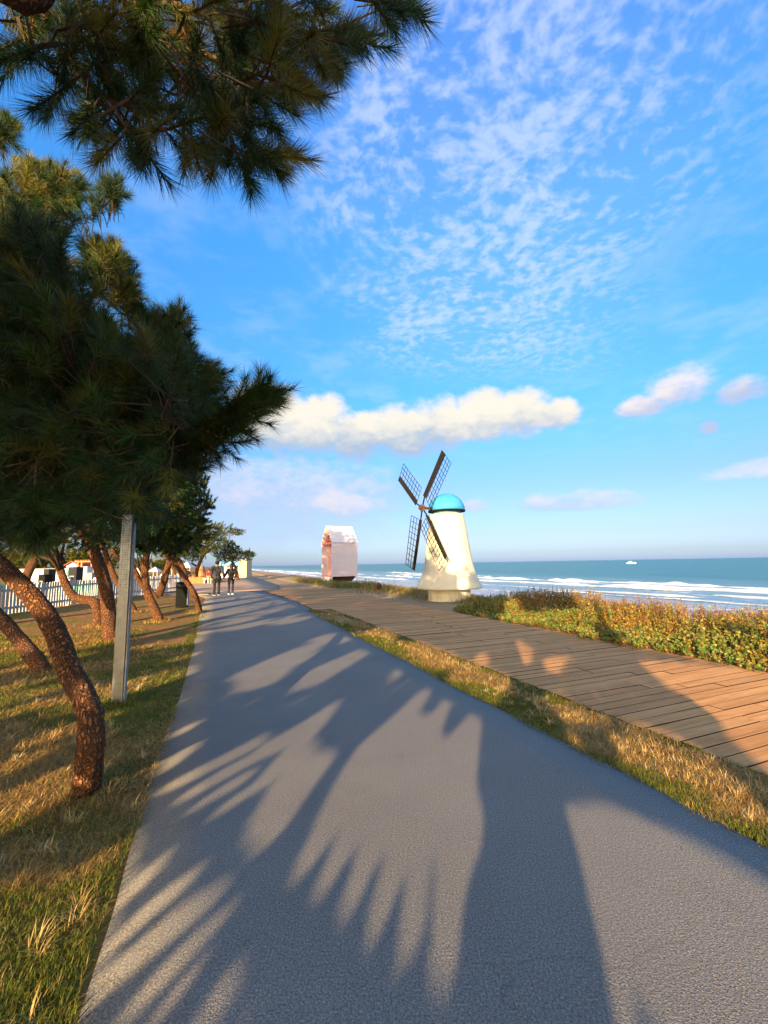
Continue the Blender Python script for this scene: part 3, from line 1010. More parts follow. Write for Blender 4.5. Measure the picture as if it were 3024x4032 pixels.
for i, b_ in enumerate(rear_bases):
    sel = keep & (own == i)
    tf = pos[sel]
    if len(tf) < 5:
        continue
    root = tag(empty('pine_tree', b_), rear_label[i], 'pine tree', 'pines beside the path')
    topz = 3.2 + 0.4 * (i % 3)
    tp = smooth_path([(0, 0, -0.1), (-0.15, 0.1, 1.2), (-0.1 + 0.1 * i, 0.0, 2.3), (0.1, -0.2, topz + 1.2)], 16)
    MB().tube(tp, np.linspace(0.14, 0.05, 16), 10, rough=0.06, seed=i).build('trunk', M_bark, root, smooth=True)
    loc_t = tf - b_
    for j in rng.choice(len(tf), min(14, len(tf)), replace=False):
        st = tp[int(rng.integers(9, 16))]
        e = loc_t[j]
        if any(lit_at(*(np.array([(st + (e - st) * f_ + b_ - SUN * ((st + (e - st) * f_)[2] / SUN[2]))[:2]]).T))[0] for f_ in (0.3, 0.5, 0.7, 0.9)):
            continue
        MB().tube(smooth_path([st, st + (e - st) * 0.5 + np.array([0, 0, 0.15]), e], 7), np.linspace(0.03, 0.006, 7), 5).build('branch', M_bark, root, smooth=True)
    small = np.where(on_ground[sel] & (tgt[sel][:, 1] < 4.6), 0.5, 1.0)[:, None]
    dv = unit(rng.normal(0, 1, loc_t.shape)) * (0.06 * rng.uniform(0.6, 1.2, (len(tf), 1))) * small
    wv_ = unit(np.cross(dv, rng.normal(0, 1, dv.shape) + 2.0 * SUN)) * 0.022 * small
    P = np.stack([loc_t - dv - wv_, loc_t - dv + wv_, loc_t + dv], 1)
    T = tones(len(tf), 0.1)
    bad = np.zeros(len(P), bool)
    for cpt in (P[:, 0], P[:, 1], P[:, 2]):
        mid = cpt + b_
        gp = mid - SUN[None] * (mid[:, 2] / SUN[2])[:, None]
        bad |= lit_at(gp[:, 0], gp[:, 1])
    bad &= on_ground[sel]
    P, T = P[~bad], T[~bad]
    soup('crown', P, T, M_needle, root)['kind'] = 'stuff'

# ---- the near leaning pine with the great dark crown
def ell(cx, cy, rx, ry, y0, y1, n):
    a = rng.random(n) * 2 * math.pi
    r_ = np.sqrt(rng.random(n))
    uv = np.stack([cx + rx * r_ * np.cos(a), cy + ry * r_ * np.sin(a)], -1)
    return AT_arr(uv, rng.uniform(y0, y1, n))


def polyc(poly, y0, y1, n):
    return AT_arr(sample_poly(poly, n), rng.uniform(y0, y1, n))


def line(p0, p1, spread, y0, y1, n):
    f = rng.random(n)[:, None]
    uv = np.array(p0) * (1 - f) + np.array(p1) * f + rng.normal(0, spread, (n, 2))
    return AT_arr(uv, y0 + (y1 - y0) * f[:, 0] + rng.normal(0, 0.05, n))


YA = float(G(335, 3150)[1])
A_trunk = [G(335, 3150, -0.08), AT(355, 2960, YA + 0.02), AT(357, 2830, YA + 0.06), AT(330, 2745, YA + 0.12), AT(268, 2620, YA + 0.22), AT(205, 2460, YA + 0.35), AT(120, 2345, YA + 0.45), AT(25, 2245, YA + 0.5), AT(-110, 2130, YA + 0.6), AT(-230, 1900, YA + 0.8), AT(-220, 1600, YA + 0.9), AT(-200, 1250, YA + 0.9)]
main_poly = [(-60, 880), (180, 920), (300, 1120), (380, 1260), (470, 1330), (590, 1380), (700, 1460), (745, 1580), (750, 1700), (730, 1830), (690, 1870), (560, 1940), (430, 1985), (300, 2060), (150, 2110), (-60, 2130)]
parts_ = [polyc(main_poly, 2.1, 4.3, 2600), polyc(main_poly, 1.8, 2.6, 300),
          ell(60, 830, 190, 130, 3.4, 4.6, 260), ell(240, 760, 80, 75, 3.6, 4.4, 70), ell(130, 700, 110, 50, 3.6, 4.4, 50),
          ell(440, 790, 28, 55, 3.2, 3.6, 26), line((250, 870), (430, 850), 14, 3.4, 3.3, 16),
          ell(405, 1020, 75, 45, 3.3, 4.0, 55), ell(420, 1100, 90, 80, 3.2, 4.0, 120), ell(480, 1180, 45, 50, 3.2, 3.8, 36), ell(505, 1240, 30, 26, 3.2, 3.6, 14),
          ell(685, 1290, 26, 45, 3.1, 3.5, 22), ell(615, 1335, 70, 45, 3.0, 3.8, 60), ell(690, 1415, 60, 55, 2.9, 3.6, 60), ell(800, 1470, 22, 32, 2.9, 3.3, 16), ell(800, 1585, 26, 26, 2.8, 3.2, 14), ell(760, 1520, 40, 40, 2.8, 3.3, 24),
          ell(40, 500, 30, 35, 4.2, 4.7, 0 + 20)]
A_t = np.concatenate(parts_)
hole = vnoise(A_t[:, 0] * 2.3 + A_t[:, 1] * 0.6, A_t[:, 2] * 2.3, 77)
A_t = A_t[(hole > 0.27) | (np.arange(len(A_t)) >= len(parts_[0]))]
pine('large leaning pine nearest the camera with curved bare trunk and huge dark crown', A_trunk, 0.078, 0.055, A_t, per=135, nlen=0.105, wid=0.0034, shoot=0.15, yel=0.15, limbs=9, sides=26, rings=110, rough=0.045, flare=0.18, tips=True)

# its low branch reaching out over the path
BR0, BR1 = (640, 1790), (1035, 1575)
NB = 120
tb = line(BR0, BR1, 22, 2.5, 2.25, NB)
db = np.tile(AT(*BR1, 2.25) - AT(*BR0, 2.5), (NB, 1)) + rng.normal(0, 0.28, (NB, 3))
pine('low pine branch from the near crown pointing out to the right over the path', [AT(330, 1960, 2.9), AT(500, 1870, 2.7), AT(640, 1790, 2.5), AT(850, 1690, 2.35), AT(1020, 1590, 2.25)], 0.03, 0.006, np.concatenate([tb, line((700, 1800), (930, 1690), 26, 2.45, 2.35, 40), ell(960, 1590, 50, 40, 2.2, 2.4, 18)]),
     per=120, nlen=0.10, wid=0.0026, shoot=0.13, yel=0.12, limbs=0, sides=8, rings=20, cat='pine branch', dirs=np.concatenate([db, db[:58]]))

# ---- the bough overhead, from the pine right behind the viewer
def r6(p):
    return np.array(p, float) * np.array([1.045, 1.015])


over_poly = r6([(-40, -40), (960, -40), (1180, 30), (1290, 90), (1290, 190), (1200, 240), (1080, 290), (1060, 380), (950, 420), (930, 500), (960, 590), (880, 620), (800, 570), (690, 520), (560, 545), (440, 540), (350, 440), (300, 360), (190, 320), (80, 220), (-40, 190)])
NO = 215
oc = sample_poly([tuple(p) for p in over_poly], NO)
ocd = np.stack([np.full(NO, 0.55), np.full(NO, 0.1), np.full(NO, -0.45)], -1) + rng.normal(0, 0.55, (NO, 3))
key = r6([(1290, 150), (1250, 110), (1200, 190), (1230, 160), (1050, 330), (1020, 310), (1000, 350), (1000, 600), (960, 590), (900, 600), (820, 560), (560, 520), (460, 510), (360, 430), (240, 330), (120, 200), (60, 170), (1440, -10), (1400, -20), (700, 540), (1480, 0)])
keyd = np.array([(1, 0, -.15), (1, 0, .15), (.7, 0, -.6), (1, 0, -.4), (1, 0, .1), (.8, 0, -.4), (1, 0, -.2), (1, 0, .05), (.8, 0, -.4), (.4, 0, -.9), (-.1, 0, -1), (-.1, 0, -1), (-.7, 0, -.7), (-.8, 0, -.5), (-.5, 0, -.9), (-.6, 0, -.8), (-.5, 0, -.8), (1, 0, -.5), (.6, 0, -.8), (.2, 0, -1), (1, 0, -.3)], float)
kk = np.repeat(np.arange(len(key)), 3)
uv = np.concatenate([oc, key[kk] + rng.normal(0, 14, (len(kk), 2))])
dd_ = np.concatenate([ocd, keyd[kk]])
ov = AT_arr(uv, rng.uniform(1.35, 1.95, len(uv)))
bough_trunk = [SQ(-1.76, -1.48, -0.1), SQ(-1.74, -1.52, 1.2), SQ(-1.4, -1.7, 2.4), AT(-350, -400, 0.9), AT(250, -260, 1.35), AT(470, -40, 1.55), AT(620, 120, 1.6), AT(800, 330, 1.65)]
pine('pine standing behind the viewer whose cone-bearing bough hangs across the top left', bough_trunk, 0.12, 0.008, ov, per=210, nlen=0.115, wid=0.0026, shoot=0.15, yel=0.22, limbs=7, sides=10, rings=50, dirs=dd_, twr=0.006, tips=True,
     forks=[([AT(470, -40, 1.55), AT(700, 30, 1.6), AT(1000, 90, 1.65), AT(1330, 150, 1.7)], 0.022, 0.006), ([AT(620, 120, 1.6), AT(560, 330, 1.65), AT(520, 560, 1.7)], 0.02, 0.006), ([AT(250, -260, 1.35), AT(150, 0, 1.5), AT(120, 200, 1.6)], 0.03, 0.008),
            ([AT(800, 330, 1.65), AT(930, 500, 1.65), AT(1040, 640, 1.65)], 0.012, 0.005), ([AT(1000, -120, 1.6), AT(1300, -60, 1.65), AT(1600, -20, 1.7)], 0.012, 0.005), ([AT(620, 120, 1.6), AT(900, 260, 1.65), AT(1130, 370, 1.7)], 0.015, 0.005)])
# dead rust-coloured needles caught in it, and its cones
nd = 16
dc = AT_arr(r6([(670, 110), (690, 170), (710, 220), (730, 260)])[rng.integers(0, 4, nd)] + rng.normal(0, 18, (nd, 2)), np.full(nd, 1.6))
P, T = needles(dc, np.tile([[0.2, 0, -1.0]], (nd, 1)) + rng.normal(0, 0.3, (nd, 3)), 0.08, 60, 0.07, 0.003, np.tile([[0.36, 0.13, 0.02]], (nd, 1)), (0.9, 0.3))
tag(soup('dead_needles', P, T, M_needle), 'rust coloured dead needles caught in the overhead pine bough', 'dead needles', kind='stuff')


def cone(p, ln, rad, name_i, d=(0.2, 0.1, -1)):
    ax = Vector(d).normalized()
    m = ax.to_track_quat('Z', 'Y').to_matrix()
    mb = MB()
    prof = [(0.15, 0), (0.7, 0.08), (1.0, 0.3), (0.95, 0.5), (0.75, 0.75), (0.4, 0.93), (0.1, 1.0)]
    mb.lathe([(r_ * rad * 0.85, z_ * ln) for r_, z_ in prof], 10)
    for row in range(8):
        z_ = ln * (0.06 + 0.11 * row)
        rr_ = rad * np.interp(z_ / ln, [p_[1] for p_ in prof], [p_[0] for p_ in prof])
        for k_ in range(9):
            a = 2 * math.pi * (k_ + 0.5 * (row % 2)) / 9
            c_ = Vector((math.cos(a) * rr_, math.sin(a) * rr_, z_))
            mb.box(c_, (rad * 0.32, rad * 0.5, ln * 0.08), mat=Matrix.Rotation(a, 3, 'Z') @ Matrix.Rotation(-0.5, 3, 'Y'))
    mb.v = [tuple(m @ Vector(v_) + Vector(p)) for v_ in mb.v]
    return mb.build('pine_cone', M_cone, None, smooth=False)


for (cu, cv_), lb in (((1072, 372), 'tan pine cone in the yellow-green tuft of the overhead bough'), ((1030, 672), 'pine cone by the lowest tip of the overhead bough'), ((705, 468), 'dark pine cone seen against the sky gap in the overhead bough'), ((478, 325), 'dark pine cone left of centre in the overhead bough'), ((190, 70), 'dark pine cone at the far upper left of the bough')):
    tag(cone(AT(cu * 0.95, cv_ * 0.93 - 18, 1.5), 0.055, 0.021, 0), lb, 'pine cone', 'cones on the overhead bough')
# lone sprig at the left edge
pine('small pine sprig poking in at the left edge below the bough', [AT(-160, 560, 2.6), AT(-60, 540, 2.6), AT(10, 520, 2.6)], 0.012, 0.006, ell(0, 525, 40, 45, 2.5, 2.7, 26), per=110, nlen=0.1, wid=0.0026, limbs=0, sides=6, rings=8, cat='pine branch', shoot=0.1)

# ---- the grove
def tr(pxs, y0, dy=0.0, below=-0.3):
    n = len(pxs)
    out = []
    for i, (u, v_) in enumerate(pxs):
        out.append(AT(u, v_, y0 + dy * i / max(1, n - 1)))
    b0 = out[0].copy()
    b0[2] = below
    return [b0] + out


def z2(p):
    return [(0.482 * x, 1950 + 0.482 * y) for x, y in p]


YB = G(165, 2640)[1]
pine('pine trunk leaning hard left at the frame edge, grass tuft round its foot', tr([(165, 2640), (110, 2560), (40, 2475), (-60, 2370), (-160, 2200), (-200, 1900)], YB, 0.4), 0.115, 0.08, polyc([(-400, 1500), (60, 1600), (250, 1850), (260, 2050), (100, 2150), (-400, 2150)], 5.6, 8.0, 420), per=80, wid=0.007, shoot=0.2, yel=0.1, limbs=10, sides=16, rings=50)
YC = G(439, 2522)[1]
cpoly = [(120, 1750), (420, 1700), (600, 1760), (700, 1880), (690, 2010), (560, 2095), (420, 2130), (250, 2150), (120, 2140)]
pine('stout straight-rising pine trunk just left of the metal post', tr(z2([(910, 1185), (893, 1040), (885, 900), (835, 650), (745, 420), (690, 320)]) + [(300, 2040), (290, 1950)], YC, 0.6), 0.145, 0.10, polyc(cpoly, 7.0, 10.0, 900), per=70, wid=0.016, shoot=0.22, yel=0.12, limbs=14, sides=18, rings=60)
YD = G(390, 2464)[1]
pine('pine with a sharply bent S-shaped trunk in front of the fence', tr(z2([(808, 1065), (800, 960), (785, 890), (745, 862), (620, 838), (545, 745), (487, 590), (450, 470), (430, 380)]), YD, 0.3), 0.13, 0.085, polyc([(-80, 1800), (200, 1780), (330, 1900), (330, 2100), (210, 2150), (60, 2160), (-80, 2120)], 9.5, 12.5, 420), per=60, wid=0.010, shoot=0.25, yel=0.12, limbs=10, sides=14, rings=60)
tall = np.array([-10.9, 11.2, 7.0]) + unit(rng.normal(0, 1, (1150, 3))) * (rng.random((1150, 1)) ** 0.4) * np.array([2.3, 1.8, 2.2])  # tree added out of sight to throw shade on the gabled house
pine('added tall pine hidden behind the near crown, shading the gabled house', [(-10.9, 11.0, -0.3), (-11.0, 11.0, 2.0), (-10.8, 11.2, 4.5), (-10.9, 11.2, 8.0)], 0.2, 0.09, tall, per=44, wid=0.075, nlen=0.15, shoot=0.3, limbs=12, sides=10, rings=20)
YE = 17.5
pine('pine trunk rising behind the picket fence on the far left', tr(z2([(150, 830), (205, 690), (265, 560), (315, 470), (340, 380)]), YE, 0.3), 0.22, 0.13, polyc([(-100, 1850), (120, 1830), (260, 1950), (260, 2140), (180, 2190), (80, 2180), (-100, 2120)], 15, 19, 260), per=60, wid=0.008, nlen=0.13, shoot=0.3, yel=0.12, limbs=8, sides=12, rings=30)
YF = G(527, 2408)[1]
pine('thin dark pine trunk mostly hidden behind the metal post', tr(z2([(1095, 950), (1010, 800), (930, 660), (860, 470), (830, 380)]), YF, 0.4), 0.12, 0.08, polyc([(200, 1900), (500, 1850), (640, 1950), (560, 2100), (420, 2150), (250, 2160)], 13, 16, 260), per=60, wid=0.013, nlen=0.12, shoot=0.28, yel=0.12, limbs=8, sides=12, rings=30)
YG = G(630, 2445)[1]
gb = z2([(1300, 1025), (1265, 930), (1215, 820), (1190, 740), (1185, 600), (1200, 450), (1205, 320), (1200, 200)])
pine('forked pine on the bare sandy patch right of the metal post', tr(gb, YG, 0.4), 0.125, 0.075, polyc([(430, 1830), (640, 1820), (740, 1900), (760, 2040), (700, 2130), (600, 2165), (450, 2165)], 10.5, 14.0, 980), per=64, wid=0.022, nlen=0.11, shoot=0.24, yel=0.14, limbs=12, sides=14, rings=44,
     forks=[([AT(*p, YG + 0.1) for p in z2([(1195, 780), (1150, 720), (1090, 600), (1000, 540), (900, 430)])], 0.075, 0.05)])
YH = G(623, 2348)[1]
pine('dark pine leaning right by the end of the picket fence', tr(z2([(1295, 825), (1340, 700), (1370, 590), (1390, 520), (1400, 430)]), YH, 0.4), 0.20, 0.13, polyc([(560, 2010), (700, 1990), (790, 2060), (780, 2150), (700, 2180), (590, 2180)], 20.0, 23.5, 260), per=60, wid=0.022, nlen=0.14, shoot=0.32, yel=0.2, limbs=8, sides=12, rings=24)
YH2 = G(610, 2356)[1]
pine('slim pine stem slanting left behind the forked pine', tr(z2([(1275, 835), (1235, 780), (1190, 690), (1120, 560)]), YH2, 0.4), 0.11, 0.07, polyc([(480, 2060), (600, 2050), (620, 2150), (520, 2180)], 18.0, 20.0, 70), per=50, wid=0.010, nlen=0.14, shoot=0.3, yel=0.15, limbs=4, sides=10, rings=20)
YI = G(786, 2410)[1]
pine('slender pine at the path edge leaning left over the black bin', tr(z2([(1628, 955), (1615, 880), (1585, 800), (1500, 665), (1425, 550), (1375, 465)]) + [(640, 2140), (610, 2080)], YI, 0.6), 0.10, 0.07, polyc([(600, 1790), (740, 1780), (815, 1900), (828, 1990), (800, 2060), (800, 2130), (700, 2175), (560, 2165)], 12.0, 16.0, 980), per=60, wid=0.024, nlen=0.115, shoot=0.25, yel=0.2, limbs=12, sides=14, rings=44)
YJ = 22.0
pine('short pine trunk standing behind the slender path-edge pine', tr(z2([(1580, 850), (1530, 730), (1495, 600), (1440, 500), (1400, 420)]), YJ, 0.4), 0.17, 0.12, polyc([(640, 2040), (780, 2030), (850, 2080), (840, 2140), (760, 2190), (660, 2180)], 20, 24, 240), per=55, wid=0.022, nlen=0.14, shoot=0.32, yel=0.3, limbs=8, sides=10, rings=24)


def z3(p):
    return [(600 + 0.3918 * x, 2000 + 0.3918 * y) for x, y in p]


pine('sunlit pine leaning right out of the orange planter', tr(z3([(438, 690), (450, 620), (480, 540), (520, 460), (560, 380)]), 41.0), 0.22, 0.14, polyc(z3([(330, 330), (520, 180), (640, 160), (760, 190), (930, 228), (920, 245), (830, 278), (760, 292), (700, 330), (640, 420), (540, 470), (420, 540), (330, 500)]), 38.5, 43, 520), per=60, wid=0.02, nlen=0.2, shoot=0.4, yel=0.5, limbs=10, sides=10, rings=16, twr=0.012)
pine('slim sunlit pine in front of the orange planter', tr(z3([(240, 728), (225, 660), (200, 590), (190, 520)]), 38.0), 0.16, 0.10, polyc(z3([(100, 380), (260, 340), (330, 420), (320, 520), (200, 545), (100, 520)]), 36.5, 40, 150), per=60, wid=0.02, nlen=0.2, shoot=0.4, yel=0.45, limbs=6, sides=10, rings=16, twr=0.012)
pine('wind-swept pine in front of the blue-roofed kiosk', tr(z3([(860, 715), (850, 640), (830, 585), (800, 540), (770, 480)]), 45.0), 0.17, 0.10, polyc(z3([(620, 390), (740, 345), (790, 350), (860, 375), (885, 400), (860, 440), (960, 438), (1030, 470), (1000, 510), (930, 525), (800, 535), (700, 540), (640, 500)]), 43, 47, 420), per=60, wid=0.02, nlen=0.2, shoot=0.4, yel=0.22, limbs=10, sides=10, rings=16, twr=0.012)

# ------------------------------------------------------------------ windmill
def z1(x, y):
    return (1150 + 0.5124 * x, 1700 + 0.5124 * y)


WB = G(1771, 2362)
wm = tag(empty('windmill', WB), 'cream garden windmill with blue dome cap and four dark lattice sails', 'windmill')
UZ = 0.00519
MB().lathe([(0.84, -0.3), (0.84, 0.44), (0.80, 0.46)], 14).build('plinth', M_plaster, wm, bevel=0.012)
wob = lambda a, j: 0.006 * math.sin(3 * a + j) + 0.004 * math.sin(7 * a + 1.3 * j)
prof = [(0.30, 0.47), (1.19, 0.445), (1.275, 0.465), (1.285, 0.50), (1.255, 0.58), (1.205, 0.71), (1.14, 0.867), (1.08, 1.01), (1.03, 1.15), (0.985, 1.33), (0.93, 1.62), (0.885, 1.95), (0.83, 2.35), (0.77, 2.75), (0.715, 3.10), (0.675, 3.36), (0.655, 3.40), (0.60, 3.415), (0.3, 3.42)]
MB().lathe(prof, 72, wob=wob).build('tower', M_plaster, wm, smooth=True)
MB().lathe([(0.56, 3.40), (0.56, 3.54), (0.3, 3.55)], 48).build('neck', M_teal, wm, smooth=False)
dome = MB().lathe([(0.70, 3.545)] + [(0.735 * math.cos(a), 3.56 + 0.70 * math.sin(a)) for a in np.linspace(0, 1.50, 16)], 64).build('dome', M_blue, wm, smooth=True)
MB().lathe([(0.70, 3.512), (0.752, 3.515), (0.755, 3.553), (0.70, 3.557)], 64).build('rim', M_dark, dome)
DH = float(WB[1]) - 0.62
hub_w = AT(*z1(1001, 585), DH)
hub_l = hub_w - WB
wl = lambda x, y, d: AT(*z1(x, y), DH + d) - WB
axis_pt = np.array([-0.45, -0.25, hub_l[2]])
MB().tube([axis_pt, hub_l + (hub_l - axis_pt) * 0.12], 0.055, 12).build('axle', M_iron, wm, smooth=True)
hb = MB()
ad = Vector(hub_l - axis_pt).normalized()
hb.tube([Vector(hub_l) - ad * 0.08, Vector(hub_l) + ad * 0.14], [0.10, 0.085], 12)
hb.box(Vector(hub_l), (0.16, 0.14, 0.26))
hb.build('hub', M_iron, wm, bevel=0.01)


def sail(board_px, lat_px, dt, rows, cols):
    """board and lattice corner pixels (outer a, outer b, inner b, inner a); dt: depth of the tip relative to the hub"""
    hubpx = np.array([1001, 585.0])
    tipd = max(np.hypot(*(np.array(p) - hubpx)) for p in board_px[:2])
    dep = lambda p: dt * np.hypot(*(np.array(p) - hubpx)) / tipd
    B = [Vector(wl(p[0], p[1], dep(p))) for p in board_px]
    n = (B[1] - B[0]).cross(B[3] - B[0]).normalized()
    th = 0.018
    mb = MB()
    mb.add([p - n * th for p in B] + [p + n * th for p in B], [(0, 1, 2, 3), (7, 6, 5, 4), (0, 4, 5, 1), (1, 5, 6, 2), (2, 6, 7, 3), (3, 7, 4, 0)])
    so = mb.build('sail', M_dark, wm)
    Lc = [Vector(wl(p[0], p[1], dep(p))) for p in lat_px]
    bl_ = lambda f, g_: (Lc[0] * (1 - f) + Lc[1] * f) * (1 - g_) + (Lc[3] * (1 - f) + Lc[2] * f) * g_
    for i in range(cols + 1):
        mb = MB().tube([bl_(i / cols, 0.0) - (bl_(i / cols, 1.0) - bl_(i / cols, 0.0)) * 0.004, bl_(i / cols, 1.0)], 0.0125, 5)
        mb.build('lattice_bar', M_dark, so)
    for j in range(rows + 1):
        mb = MB().tube([bl_(0.0, j / rows), bl_(1.0, j / rows)], 0.0105, 5)
        mb.build('lattice_bar', M_dark, so)
    near_i = (B[2] + B[3]) / 2
    tip_ = (B[0] + B[1]) / 2
    MB().tube([Vector(hub_l), near_i, near_i.lerp(tip_, 0.97)], [0.032, 0.028, 0.02], 8).build('spar', M_dark, so)


sail([(1150, 140), (1178, 174), (1030, 512), (1006, 488)], [(1178, 178), (1221, 243), (1066, 592), (1030, 520)], 0.55, 10, 3)
sail([(829, 338), (815, 374), (949, 566), (964, 536)], [(856, 245), (829, 340), (963, 530), (994, 432)], 1.0, 8, 3)
sail([(945, 1068), (924, 1058), (979, 676), (999, 680)], [(873, 1016), (925, 1054), (979, 676), (917, 643)], -0.40, 9, 3)
sail([(1190, 954), (1174, 988), (1024, 642), (1052, 648)], [(1129, 1070), (1176, 986), (1026, 664), (990, 742)], -0.80, 10, 3)

# ------------------------------------------------------------------ pink and white house sculpture
HC = AT(*z1(305, 1115), 32.0)
HC[2] = max(HC[2], 0.3)
hz0 = HC[2]
phi = R(30)
hs = tag(empty('display_house', (HC[0], HC[1], -0.1), phi), 'small white gabled house on legs with coral slatted open front', 'display house')
hw, hl, hh_, hp = 2.12, 2.2, 2.58, 1.36          # gable width (local +y), length (local +x), wall height, gable rise
z0h = hz0 + 0.1
TH = 0.06
MB().box((hl / 2, TH / 2, z0h + hh_ / 2), (hl, TH, hh_)).build('side_wall', M_pinkwall, hs, bevel=0.008)
MB().box((hl / 2, hw - TH / 2, z0h + hh_ / 2), (hl, TH, hh_)).build('side_wall', M_pinkwall, hs, bevel=0.008)
MB().box((hl - TH / 2, hw / 2, z0h + hh_ / 2), (TH, hw - 2 * TH - 0.01, hh_)).build('back_wall', M_rose, hs)
MB().box((hl / 2, hw / 2, z0h + 0.03), (hl - 2 * TH, hw - 2 * TH - 0.01, 0.06)).build('floor_board', M_coral, hs)
ridge = (hw / 2, z0h + hh_ + hp)
for y0, y1 in ((-0.03, ridge[0]), (hw + 0.03, ridge[0])):
    mb = MB()
    za = z0h + hh_ + 0.003
    sl = 1 if y0 < 0.5 else -1
    a_, b_ = Vector((0, y0, za)), Vector((0, ridge[0] + (0 if sl > 0 else 0), ridge[1]))
    nrm = Vector((0, -(b_.z - a_.z) * sl, abs(b_.y - a_.y))).normalized() * 0.05
    x0, x1 = -0.02, hl + 0.02
    vs_ = [(x0, a_.y, a_.z), (x1, a_.y, a_.z), (x1, b_.y, b_.z), (x0, b_.y, b_.z)]
    mb.add(vs_ + [tuple(Vector(v_) + nrm) for v_ in vs_], [(0, 1, 2, 3), (7, 6, 5, 4), (0, 4, 5, 1), (1, 5, 6, 2), (2, 6, 7, 3), (3, 7, 4, 0)])
    mb.build('roof', M_pinkroof, hs)
# stepped coral treads inside the gable
for i in range(6):
    zt = z0h + hh_ + 0.05 + i * 0.20
    f = 1 - (zt - z0h - hh_ + 0.22) / hp
    if f > 0.06:
        MB().box((0.30, hw / 2, zt), (0.42, (hw - 0.12) * f, 0.075)).build('slat', M_coral, hs)
        MB().box((0.55, hw / 2, zt + 0.10), (0.03, (hw - 0.12) * f, 0.13)).build('slat', M_rose, hs)
# recessed grid screen
MB().box((0.50, hw / 2, z0h + hh_ * 0.49), (0.03, hw - 0.14, hh_ * 0.97)).build('screen', M_rose, hs)
for i in range(3):
    MB().box((0.475, 0.07 + (hw - 0.14) * i / 2, z0h + hh_ * 0.49), (0.03, 0.05, hh_ * 0.96)).build('glazing_bar', M_pinkroof, hs)
for j in range(4):
    MB().box((0.470, hw / 2, z0h + 0.09 + hh_ * 0.30 * j), (0.03, hw - 0.16, 0.05)).build('glazing_bar', M_pinkroof, hs)
MB().box((0.06, hw / 2, z0h + hh_ - 0.04), (0.10, hw - 2 * TH, 0.09)).build('lintel', M_coral, hs)
for yy in (0.05, hw - 0.05):
    MB().box((0.03, yy, z0h / 2 - 0.003), (0.07, 0.07, z0h)).build('leg', M_pinkroof, hs)
    MB().box((hl - 0.05, yy, z0h / 2 - 0.003), (0.07, 0.07, z0h)).build('leg', M_pinkroof, hs)
mb = MB()
mb.add([(0.0, 0.12, z0h - 0.004), (0.0, hw - 0.12, z0h - 0.004), (0.0, hw / 2, z0h - 0.95), (0.05, 0.12, z0h - 0.004), (0.05, hw - 0.12, z0h - 0.004), (0.05, hw / 2, z0h - 0.95)], [(0, 2, 1), (3, 4, 5), (0, 1, 4, 3), (1, 2, 5, 4), (2, 0, 3, 5)])
mb.build('pointed_apron', M_pinkroof, hs)
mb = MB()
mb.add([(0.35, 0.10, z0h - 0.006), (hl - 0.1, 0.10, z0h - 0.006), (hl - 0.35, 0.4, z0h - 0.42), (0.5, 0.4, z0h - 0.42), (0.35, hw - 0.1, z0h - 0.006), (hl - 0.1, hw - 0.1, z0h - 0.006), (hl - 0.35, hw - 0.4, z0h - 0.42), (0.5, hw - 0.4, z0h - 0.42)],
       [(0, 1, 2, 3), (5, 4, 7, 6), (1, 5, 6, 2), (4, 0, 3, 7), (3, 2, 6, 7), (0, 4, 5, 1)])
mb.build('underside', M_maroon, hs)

# ------------------------------------------------------------------ perforated metal post
PB = G(465, 2762)
ptop = AT(505, 2035, float(PB[1]))
post = tag(empty('metal_post', PB, R(-12)), 'tall perforated aluminium post standing in the grass by the path', 'post')
hP = float(ptop[2])
pw, pt_ = 0.142, 0.05
MB().box((0, 0, hP / 2 - 0.05), (pw, pt_, hP + 0.1)).build('shaft', M_steel, post, bevel=0.004)
MB().box((pw / 2 + 0.010, 0.004, hP / 2 - 0.05), (0.018, 0.03, hP + 0.09)).build('edge_channel', M_bing, post, bevel=0.003)
MB().box((0, 0, hP + 0.012), (pw + 0.008, pt_ + 0.008, 0.014)).build('cap', M_steel, post, bevel=0.003)
hm = MB()
zr = hP - 0.05
row = 0
while zr > hP * 0.555:
    patt = ((-0.040, 0.0058), (-0.014, 0.0036), (0.012, 0.0046), (0.038, 0.0058)) if row % 2 == 0 else ((-0.036, 0.0050), (0.0, 0.0036), (0.036, 0.0050))
    for hx, hr in patt:
        if zr < hP * 0.62 and abs(hx) > 0.037:
            continue
        cz = zr + random.uniform(-0.004, 0.004)
        ring = [(hx + hr * math.cos(a), -pt_ / 2 - 0.0012, cz + hr * math.sin(a)) for a in np.linspace(0, 2 * math.pi, 9)[:-1]]
        hm.add(ring + [(x_, -pt_ / 2 + 0.004, z_) for x_, _, z_ in ring], [tuple(range(8))] + [(k_, (k_ + 1) % 8, 8 + (k_ + 1) % 8, 8 + k_) for k_ in range(8)])
    zr -= 0.028
    row += 1
hm.build('perforations', M_hole, post)['kind'] = 'stuff'

